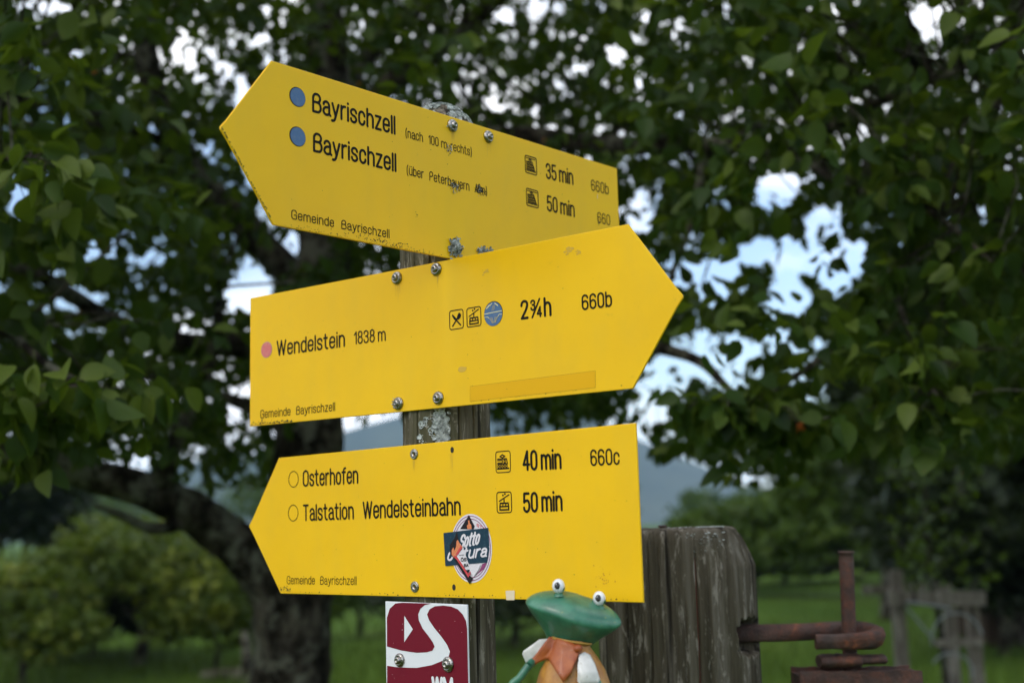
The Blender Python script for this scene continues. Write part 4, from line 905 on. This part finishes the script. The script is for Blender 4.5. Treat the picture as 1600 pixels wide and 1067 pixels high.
fl = Flat(); fl.text('660c', .2768,.3165,.0509,.0504,.0182,.100); fl.build('route_number', 'ink', s3)
for cu, cv in ((-.2332,.0598), (-.2341,.0143)): fl = Flat(); fl.ring((cu, cv), .0103, .0011, .0106); fl.build('waymark_ring', 'ink', s3)
fl = Flat(); icon_train(fl, .1378,.0504,.0224,.0244); fl.build('train_symbol', 'ink', s3)
fl = Flat(); icon_cable(fl, .1378,.0042,.0224,.0236); fl.build('cable_car_symbol', 'ink', s3)
washer_screw(s3, .0019, .0801, r=.0066, flat_=True); washer_screw(s3, -.0006, -.0815, r=.0068, flat_=True)
for cu, cv in ((.0673,.0814), (.0656,-.0814)): 
    fl = Flat(); fl.disc((cu, cv), .0029, .0037, 14); fl.disc((cu-.0012, cv-.0008), .0016, .0020, 9); fl.build('screw_hole', 'hole', s3)
specks(s3, 60, (-.262, .33), lambda u: -.0918+abs(random.gauss(0,.0010)), (.0002,.0010)); specks(s3, 40, (-.262,-.24), lambda u: -.0900+abs(random.gauss(0,.003)), (.0004,.0012)); specks(s3, 40, (-.30, .33), lambda u: random.uniform(-.085,.085), (.0002,.0006))
specks(s3, 26, lambda: random.gauss(.290,.007), lambda u: random.gauss(-.068,.006), (.0003,.0009), name='rust_specks', mat='rustspeck')
for par, lst, bd in ((s1, ((-.0397,.074), (.0273,.074)), None), (s2, ((-.0269,.072), (.0392,.074)), bend2), (s3, ((.0019,.072), (.0673,.077)), None)):
    fl = Flat(bd, .00021)
    for (cu, cv) in lst:
        for k in range(4):
            u = cu+random.gauss(0,.0028); L = random.uniform(.006,.026); w_ = random.uniform(.0002,.0005)
            fl.poly([(u-w_, cv), (u+w_, cv), (u+w_*.4+random.gauss(0,.0002), cv-L), (u-w_*.2, cv-L)])
    tag(fl.build('dirt_runs', 'stain', par), kind='stuff')
# the sticker
stk = empty('sticker', (0,0,0)); stk.parent = s3
C_ = (.0949, -.0358); RX, RY = .0334, .0401
fl = Flat(lift=.0003); fl.disc(C_, RX, RY); fl.build('round_sticker', 'st_white', stk)
fl = Flat(lift=.0005)
for k in (.935, .85): fl.ring(C_, RX*k, .0009, RY*k)
fl.build('ring_print', 'st_plum', stk)
fl = Flat(lift=.0005); fl.text('STA', C_[0]+.0100, C_[0]+.0235, C_[1]+.0250, C_[1]+.0195, .0040, .16); fl.build('small_print', 'st_red', stk)
fl = Flat(lift=.0005); fl.poly([(.1126,-.0538), (.1191,-.0526), (.1146,-.0600), (.1013,-.0675), (.1080,-.0616)]); fl.build('plum_print', 'st_plum', stk)
fl = Flat(lift=.0006); fl.poly([(.0930,.0029), (.1020,-.0105), (.1000,-.0140), (.0780,-.0132)]); fl.build('black_triangle', 'st_black', stk)
fl = Flat(lift=.0007); fl.poly([(.0903,-.0135), (.0893,-.0095), (.0919,-.0075), (.0914,-.0035), (.0936,-.0031), (.0942,-.0064), (.0965,-.0088), (.0970,-.0132)]); fl.build('flame_print', 'st_flame', stk)
fl = Flat(lift=.0009); fl.poly([(.0506,-.0172), (.1237,-.0125), (.1246,-.0326), (.1238,-.0345), (.1247,-.0362), (.1204,-.0524), (.1050,-.0533), (.0526,-.0565)]); fl.build('navy_sticker', 'st_navy', stk)
fl = Flat(lift=.0011); fl.text('Sotto', .0755,.1085,-.0365,-.0318,.0170,.135,.28); fl.text('cultura', .0555,.1195,-.0508,-.0462,.0145,.145,.28); fl.build('script_lettering', 'st_white', stk)
fl = Flat(lift=.0013); fl.poly([(.0735,-.0160), (.0745,-.0200), (.0760,-.0300), (.0824,-.0338), (.0720,-.0449), (.0829,-.0561), (.0914,-.0664), (.0979,-.0707), (.0922,-.0775), (.0858,-.0696), (.0761,-.0585), (.0674,-.0481), (.0615,-.0418), (.0611,-.0319), (.0693,-.0232)]); fl.build('black_flash', 'st_black', stk)
fl = Flat(lift=.0015); fl.poly([(.0643,-.0432), (.0643,-.0376), (.0672,-.0344), (.0688,-.0384), (.0718,-.0337), (.0727,-.0272), (.0748,-.0257), (.0788,-.0313), (.0824,-.0342), (.0714,-.0449), (.0674,-.0465)]); fl.build('flame_print', 'st_flame', stk)
fl = Flat(lift=.0017); fl.poly([(.0835,-.0354), (.0861,-.0394), (.0887,-.0474), (.0918,-.0537), (.0927,-.0601), (.0877,-.0609), (.0829,-.0561), (.0726,-.0453)]); fl.poly([(.0918,-.0545), (.1104,-.0545), (.1080,-.0600), (.0990,-.0691), (.0943,-.0624), (.0920,-.0590)]); fl.build('torn_paper', 'st_white', stk)
fl = Flat(lift=.0019); fl.poly([(.0703,-.0441), (.0731,-.0453), (.0818,-.0545), (.0909,-.0652), (.0948,-.0624), (.0942,-.0664), (.0908,-.0696), (.0827,-.0601), (.0730,-.0493), (.0675,-.0453)]); fl.poly([(.0735,-.0440),(.0785,-.0392),(.0820,-.0352),(.0800,-.0330),(.0760,-.0370),(.0712,-.0425)]); fl.build('red_print', 'st_red', stk)
fl = Flat(lift=.0021); fl.text('ÖS', .0796,.0890,-.0512,-.0508,.0042,.19); fl.text('BA', .0843,.0918,-.0577,-.0573,.0040,.19); fl.line([(.0770,-.0437), (.0850,-.0434)], .0006); fl.poly([(.0875,-.0612), (.0938,-.0608), (.0909,-.0648)]); fl.build('black_lettering', 'st_black', stk)
fl = Flat(lift=.0006); fl.poly([(.1478,-.0842), (.1618,-.0838), (.1612,-.0945), (.1486,-.0948)]); fl.build('clear_tape', 'cleartape', s3)
# drilled holes above are flat dark discs, the shade inside painted as colour

# red cycling board under the signs
s4 = sign_root('route_board', YAW[3], VC[4], 'dark red and white square route board with a curving white road and letters WM')
sheet(s4, [(-.0538,.0812),(.0861,.0798)], [(-.0538,-.1010),(.0861,-.1010)], 'white', n=8, thick=.002)
fl = Flat(); fl.poly([(-.0518,.0264),(-.0515,.0450),(-.0512,.0613),(-.0459,.0724),(-.0354,.0790),(-.0237,.0802),(.0276,.0802),(.0164,.0782),(.0083,.0736),(.0042,.0666),(.0052,.0598),(.0115,.0503),(.0211,.0419),(.0287,.0344),(.0313,.0297),(.0276,.0248),(.0178,.0225),(.0009,.0211),(-.0249,.0225)]); fl.build('red_field', 'red', s4)
fl = Flat(); fl.poly([(.0197,.0670),(.0241,.0733),(.0331,.0770),(.0469,.0782),(.0605,.0772),(.0712,.0743),(.0791,.0685),(.0842,.0610),(.0856,.0517),(.0856,.0217),(.0856,-.0100),(.0856,-.0415),(.0856,-.0900),(.0790,-.0990),(-.0450,-.0990),(-.0524,-.0900),(-.0524,-.0516),(-.0524,-.0182),(-.0520,.0032),(-.0312,.0022),(.0004,.0033),(.0258,.0078),(.0452,.0141),(.0548,.0193),(.0569,.0251),(.0525,.0325),(.0432,.0417),(.0311,.0518),(.0229,.0603)]); fl.build('red_field', 'red', s4)
fl = Flat(lift=.0006); fl.poly([(-.0197,.0644), (-.0051,.0488), (-.0204,.0329)]); fl.build('arrowhead', 'white', s4)
fl = Flat(lift=.0006); fl.text('WM', .0252,.0614,-.0275,-.0267,.0225,.17); fl.build('lettering', 'white', s4)
washer_screw(s4, -.0289,.0110, r=.0083, spin=.3); washer_screw(s4, .0538,.0100, r=.0092, spin=.6)
specks(s4, 120, (-.05, .083), lambda u: random.uniform(-.03, .078), (.0002, .0006), name='pale_scratches', mat='white')
specks(s4, 26, lambda: random.gauss(-.022,.002), lambda u: random.uniform(.045,.068), (.0003,.0008), name='pale_scratches', mat='white')

# ------------------------------------------------------------------ frog figure
FY = 1.33
def fp(px, py, dy=0): v = at(px, py, FY); return Vector((v.x, FY+dy, v.z))
F0 = fp(893, 1067); F0.z = 0
frog = empty('frog_figure', F0); tag(frog, 'painted metal frog figure with wide green head, rust red collar and orange body', 'garden figure')
hc = fp(896, 956)-F0
mb = MB(); nn = 56; prof = [(.0005,.0185),(.14,.0185),(.30,.0175),(.50,.0158),(.68,.0130),(.84,.0092),(.94,.0052),(.985,.0020),(1.0,-.0006),(.975,-.0024),(.90,-.0070),(.76,-.0140),(.61,-.0210),(.49,-.0285),(.41,-.0360),(.38,-.0430)]
V = []; tilt = Matrix.Rotation(math.radians(15.5), 3, 'Y') @ Matrix.Rotation(math.radians(13), 3, 'X')
for r, z in prof:
    for k in range(nn):
        th = 2*math.pi*k/nn; c_, s_ = math.cos(th), math.sin(th); ex = abs(c_)**1.25*np.sign(c_)
        low = max(0, -z/.043); sx_ = .0515*r*(1 if z > -.002 else 1); x = ex*sx_+(low*.003); y = s_*.036*r*(1-.12*abs(c_)); zz = z+.0012*math.sin(3*th+1)*r
        V.append(tilt @ Vector((x, y, zz))+hc)
mb.add(V, [(i*nn+k, i*nn+(k+1) % nn, (i+1)*nn+(k+1) % nn, (i+1)*nn+k) for i in range(len(prof)-1) for k in range(nn)], True)
head = mb.build('head', M['frog_green'], frog); head.modifiers.new('sub', 'SUBSURF').render_levels = 1
for (px_, py_, dy) in ((872, 914.5, -.012), (935.5, 934, -.008)):
    c_ = fp(px_, py_, dy)-F0; mb = MB(); mb.lathe([(.0001,.0068*1.0)]+[(.0066*math.sin(t), .0076*math.cos(t)) for t in np.linspace(.2, 2.9, 14)]+[(.0001,-.0074)], 22, c_); e_ = mb.build('eye', M['frog_eye'], frog)
    mb = MB(); mb.lathe([(.0069*math.sin(t), .0070*math.cos(t)) for t in np.linspace(1.70, 2.6, 7)]+[(.0062,-.0100)], 20, c_+Vector((.0004,.0010,-.0006))); mb.build('eye_socket', M['frog_green'], e_)
    d_ = Vector((-.26,-1,.14)).normalized(); a_ = d_.cross(Vector((0,0,1))).normalized(); b_ = a_.cross(d_)
    mb = MB(); pc = c_+d_*.0064; mb.add([pc+d_*.0006]+[pc+(a_*math.cos(t)*.0030+b_*math.sin(t)*.0037)-d_*.0004 for t in np.linspace(0, 2*math.pi, 17)[:-1]], [(0, 1+k, 1+(k+1) % 16) for k in range(16)], True); pu = mb.build('pupil', M['frog_black'], e_)
    mb = MB(); q = pc+d_*.0008+a_*.0009+b_*.0012; mb.lathe([(.0001,.0006),(.0006,0),(.0001,-.0006)], 8, q); mb.build('eye_glint', M['frog_eye'], e_)
# body
bc = fp(893, 1003)-F0; bprof = [(.017,.004),(.020,-.006),(.027,-.016),(.034,-.028),(.0385,-.042),(.0405,-.058),(.041,-.075),(.040,-.092),(.036,-.112),(.029,-.128),(.018,-.138),(.0005,-.141)]
mb = MB(); mb.lathe(bprof, 40, bc, sx=1.0, sy=.82); mb.build('body', M['frog_orange'], frog)
def body_y(x, z):
    zz = [p_[1] for p_ in bprof][::-1]; rr = [p_[0] for p_ in bprof][::-1]; r = float(np.interp(z, zz, rr)); t = max(0, 1-(x/max(r, .001))**2); return -math.sqrt(t)*r*.82
def cloth(name, pix, mat, lift=.0025, thick=.0012, puff=0):
    """a sheet of painted metal following the body; pix are outline points in photo pixels"""
    pts_ = [fp(a, b)-F0-bc for a, b in pix]; bm = bmesh.new(); vs_ = [bm.verts.new((p_.x, 0, p_.z)) for p_ in pts_]; bm.faces.new(vs_)
    bmesh.ops.triangulate(bm, faces=bm.faces[:]); bmesh.ops.subdivide_edges(bm, edges=bm.edges[:], cuts=5, use_grid_fill=True)
    cx_ = sum(p_.x for p_ in pts_)/len(pts_); cz_ = sum(p_.z for p_ in pts_)/len(pts_)
    for v in bm.verts:
        x, z = v.co.x, v.co.z; v.co.y = body_y(x, z)-lift-.0012*noise.noise(Vector((x*90, 1, z*90)))-puff*max(0, 1-((x-cx_)**2+(z-cz_)**2)/.00018); v.co = v.co+bc
    bmesh.ops.recalc_face_normals(bm, faces=bm.faces[:])
    me = bpy.data.meshes.new(name); bm.to_mesh(me); bm.free(); me.polygons.foreach_set('use_smooth', [True]*len(me.polygons))
    o = link(name, me, frog, M[mat]); md = o.modifiers.new('s', 'SOLIDIFY'); md.thickness = thick; md.offset = 0; return o
def z7(*p): return [(590+a/3.902, 880+b/3.902) for a, b in p]
cloth('sleeve', z7((1045,455),(985,460),(890,528),(883,548),(905,602),(915,600),(1000,520)), 'frog_white', .0040, puff=.003)
cloth('sleeve', z7((1222,540),(1255,528),(1290,548),(1312,590),(1345,690),(1330,712),(1225,718),(1208,690),(1212,600)), 'frog_white', .0055, puff=.004)
cloth('collar', z7((1045,442),(1000,500),(900,636),(1040,572),(1125,700),(1170,640),(1238,500),(1180,470),(1110,452)), 'frog_collar', .0070, .0016)
mb = MB(); kn = fp(590+1215/3.902, 880+505/3.902)-F0; mb.lathe([(.0001,.005),(.004,.003),(.005,0),(.004,-.003),(.0001,-.005)], 14, kn+Vector((0,body_y(kn.x-bc.x, kn.z-bc.z)-.008,0))); mb.build('collar_knot', M['frog_collar'], frog)
mb = MB(); mb.tube([bc+Vector((.0205*math.cos(t), .018*math.sin(t), .002-.004*math.cos(t))) for t in np.linspace(math.pi, 2*math.pi, 16)], .0013, 6); mb.build('gold_rim', M['gold'], frog)
for px1, py1, px2, py2, dy in ((826, 1037, 799, 1074, -.01), (931, 1060, 940, 1095, -.02)):
    a, b = fp(px1, py1, dy)-F0, fp(px2, py2, dy-.004)-F0; c_ = b+Vector((.02 if px1 < 850 else -.012, -.02, -.03))
    P_, R_ = smooth_path([a, (a+b)/2, b, c_], [.0042,.0042,.0040,.0040], 5); mb = MB(); mb.tube(P_, R_, 12)
    arm = mb.build('arm', M['frog_green'], frog)
    for k in (-1, 0, 1): mb = MB(); mb.tube([c_, c_+Vector((k*.006,-.008,-.008)), c_+Vector((k*.009,-.011,-.016))], [.0028,.0022,.003], 8); mb.build('finger', M['frog_green'], arm)
a0 = fp(836, 1029, 0)-F0; mb = MB(); b0 = fp(826, 1038, -.01)-F0; mb.tube([a0, b0], [.0045,.0042], 12); mb.build('shoulder', M['frog_green'], frog)
for sx_ in (-1, 1):
    h0 = bc+Vector((sx_*.018, 0, -.128)); P_, R_ = smooth_path([h0, h0+Vector((sx_*.012,-.006,-.05)), h0+Vector((sx_*.006,.004,-.10)), h0+Vector((sx_*.008,0,-.15))], [.010,.0085,.007,.0055], 5); mb = MB(); mb.tube(P_, R_, 12); lg_ = mb.build('leg', M['frog_green'], frog)
    mb = MB(); mb.lathe([(.0001,.005),(.011,.004),(.015,0),(.0001,-.003)], 16, h0+Vector((sx_*.010,-.008,-.152)), sx=1, sy=1.6); mb.build('foot', M['frog_green'], lg_)
mb = MB(); mb.tube([(0, .006, 0), (0, .006, bc.z-.10)], .004, 10); mb.lathe([(.0001,.004),(.045,.004),(.045,0),(.0001,0)], 24, (0, 0, bc.z-.288)); mb.build('stake', M['rust'], frog)

# ------------------------------------------------------------------ air
hz_ = MB(); hz_.box((0, 300, 89), (5400, 5600, 182)); m = bpy.data.materials.new('haze_air'); m.use_nodes = True; n = m.node_tree.nodes; n.clear()
ou = n.new('ShaderNodeOutputMaterial'); pv = n.new('ShaderNodeVolumePrincipled'); pv.inputs['Density'].default_value = HAZE; pv.inputs['Color'].default_value = (.50,.76,1,1); pv.inputs['Anisotropy'].default_value = .2
m.node_tree.links.new(pv.outputs[0], ou.inputs['Volume']); hb = hz_.build('haze', m); tag(hb, 'pale blue haze in the valley air', 'haze', kind='stuff')
